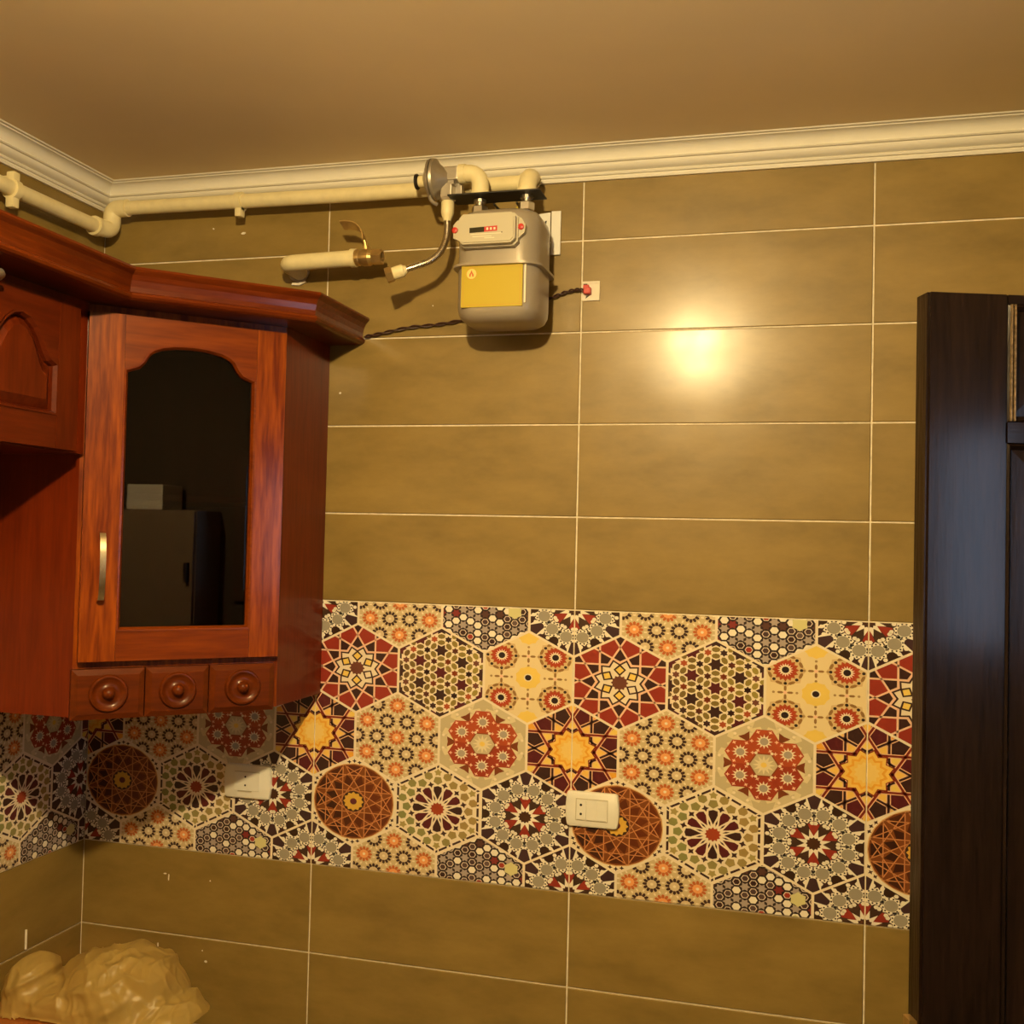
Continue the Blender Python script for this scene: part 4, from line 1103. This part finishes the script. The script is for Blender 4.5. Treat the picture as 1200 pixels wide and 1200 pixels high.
# ------------------------------------------------------------------ small marks on the tiles
def speck(parent, left, u, zz, w, h):
    bm = bmesh.new()
    P = [(u+w*.5*cos(a)*(1+.3*sin(2*a+u*50)), zz+h*.5*sin(a)) for a in [2*PI*k/7 for k in range(7)]]
    if left: prism(bm, P, lambda a, b, d: (-d, a, b), .0002, -.0012)
    else: prism(bm, P, mxz, .0002, -.0012)
    o = obj('plaster_speck', bm, M['plaster_w'], parent)
for u, zz, w, h in ((.212, .752, .004, .010), (.340, .728, .009, .005), (.640, 2.056, .005, .005), (.345, .915, .004, .003), (.225, .92, .010, .003), (.235, .912, .003, .016), (.330, .752, .003, .003),
                    (.380, 2.44, .012, .006), (.86, 2.25, .003, .003), (.30, 2.455, .004, .004), (1.32, .70, .004, .008)):
    speck(wall_back, False, u, zz, w, h)
nail = bmesh.new(); tube(nail, [(.003, -.197, .786), (.003, -.1975, .829)], .0026, 8)
obj('plaster_smear', nail, M['plaster_w'], wall_left)

# ------------------------------------------------------------------ ceiling lamp (lights the room, above the frame)
lp = thing('ceiling_lamp', 'bare warm bulb in a small ceiling holder above the camera', 'lamp', (1.2885, -1.783, ZC))
LZ = 2.480
bm = bmesh.new(); lathe(bm, (1.2885, -1.783, ZC-.0005), (0, 0, -1), [(0, .045), (.008, .045), (.012, .022), (.030, .020), (.032, .016)], 20); part('lamp_holder', bm, M['white'], lp, True)
bm = bmesh.new(); lathe(bm, (1.2885, -1.783, LZ+.002), (0, 0, -1), [(.002+.034*sin(rad(a)), .034*cos(rad(a))) for a in range(-15, 90, 10)]+[(.036, .0005)], 20); part('bulb', bm, M['bulb'], lp)
bm = bmesh.new(); lathe(bm, (1.2885, -1.783, ZC-.033), (0, 0, -1), [(0, .014), (.010, .016), (.022, .028), (ZC-.033-LZ-.0105, .0325)], 20); part('bulb_body', bm, M['white'], lp, True)

# ------------------------------------------------------------------ added stand-in for a pale cupboard that the glass mirrors
M['refrigerator'] = plain('dimmed_fridge_paint', (.26, .19, .13), .5)  # fridge tone darkened to keep its mirror image faint
fr = thing('fridge_standin', 'added shallow stand-in for a pale cupboard seen only mirrored in the dark glass', 'refrigerator', (2.5, -1.78, 0))
bm = bmesh.new(); box(bm, (2.42, -1.985, .0), (RX-.002, -1.625, 1.825), bevel=.004); part('body', bm, M['refrigerator'], fr)
for z0, z1 in ((.05, 1.29), (1.30, 1.82)):
    bm = bmesh.new(); box(bm, (2.405, -1.980, z0), (2.419, -1.630, z1), bevel=.004); dd = part('door', bm, M['refrigerator'], fr)
    bm = bmesh.new(); box(bm, (2.385, -1.66, (z0+z1)/2-.03), (2.405, -1.645, (z0+z1)/2+.05)); part('handle', bm, M['black'], dd)
bm = bmesh.new(); box(bm, (2.43, -1.975, 1.826), (2.57, -1.80, 1.930), bevel=.004); tag(obj('white_box', bm, M['white']), 'small white box on the cupboard mirrored in the glass', 'box')
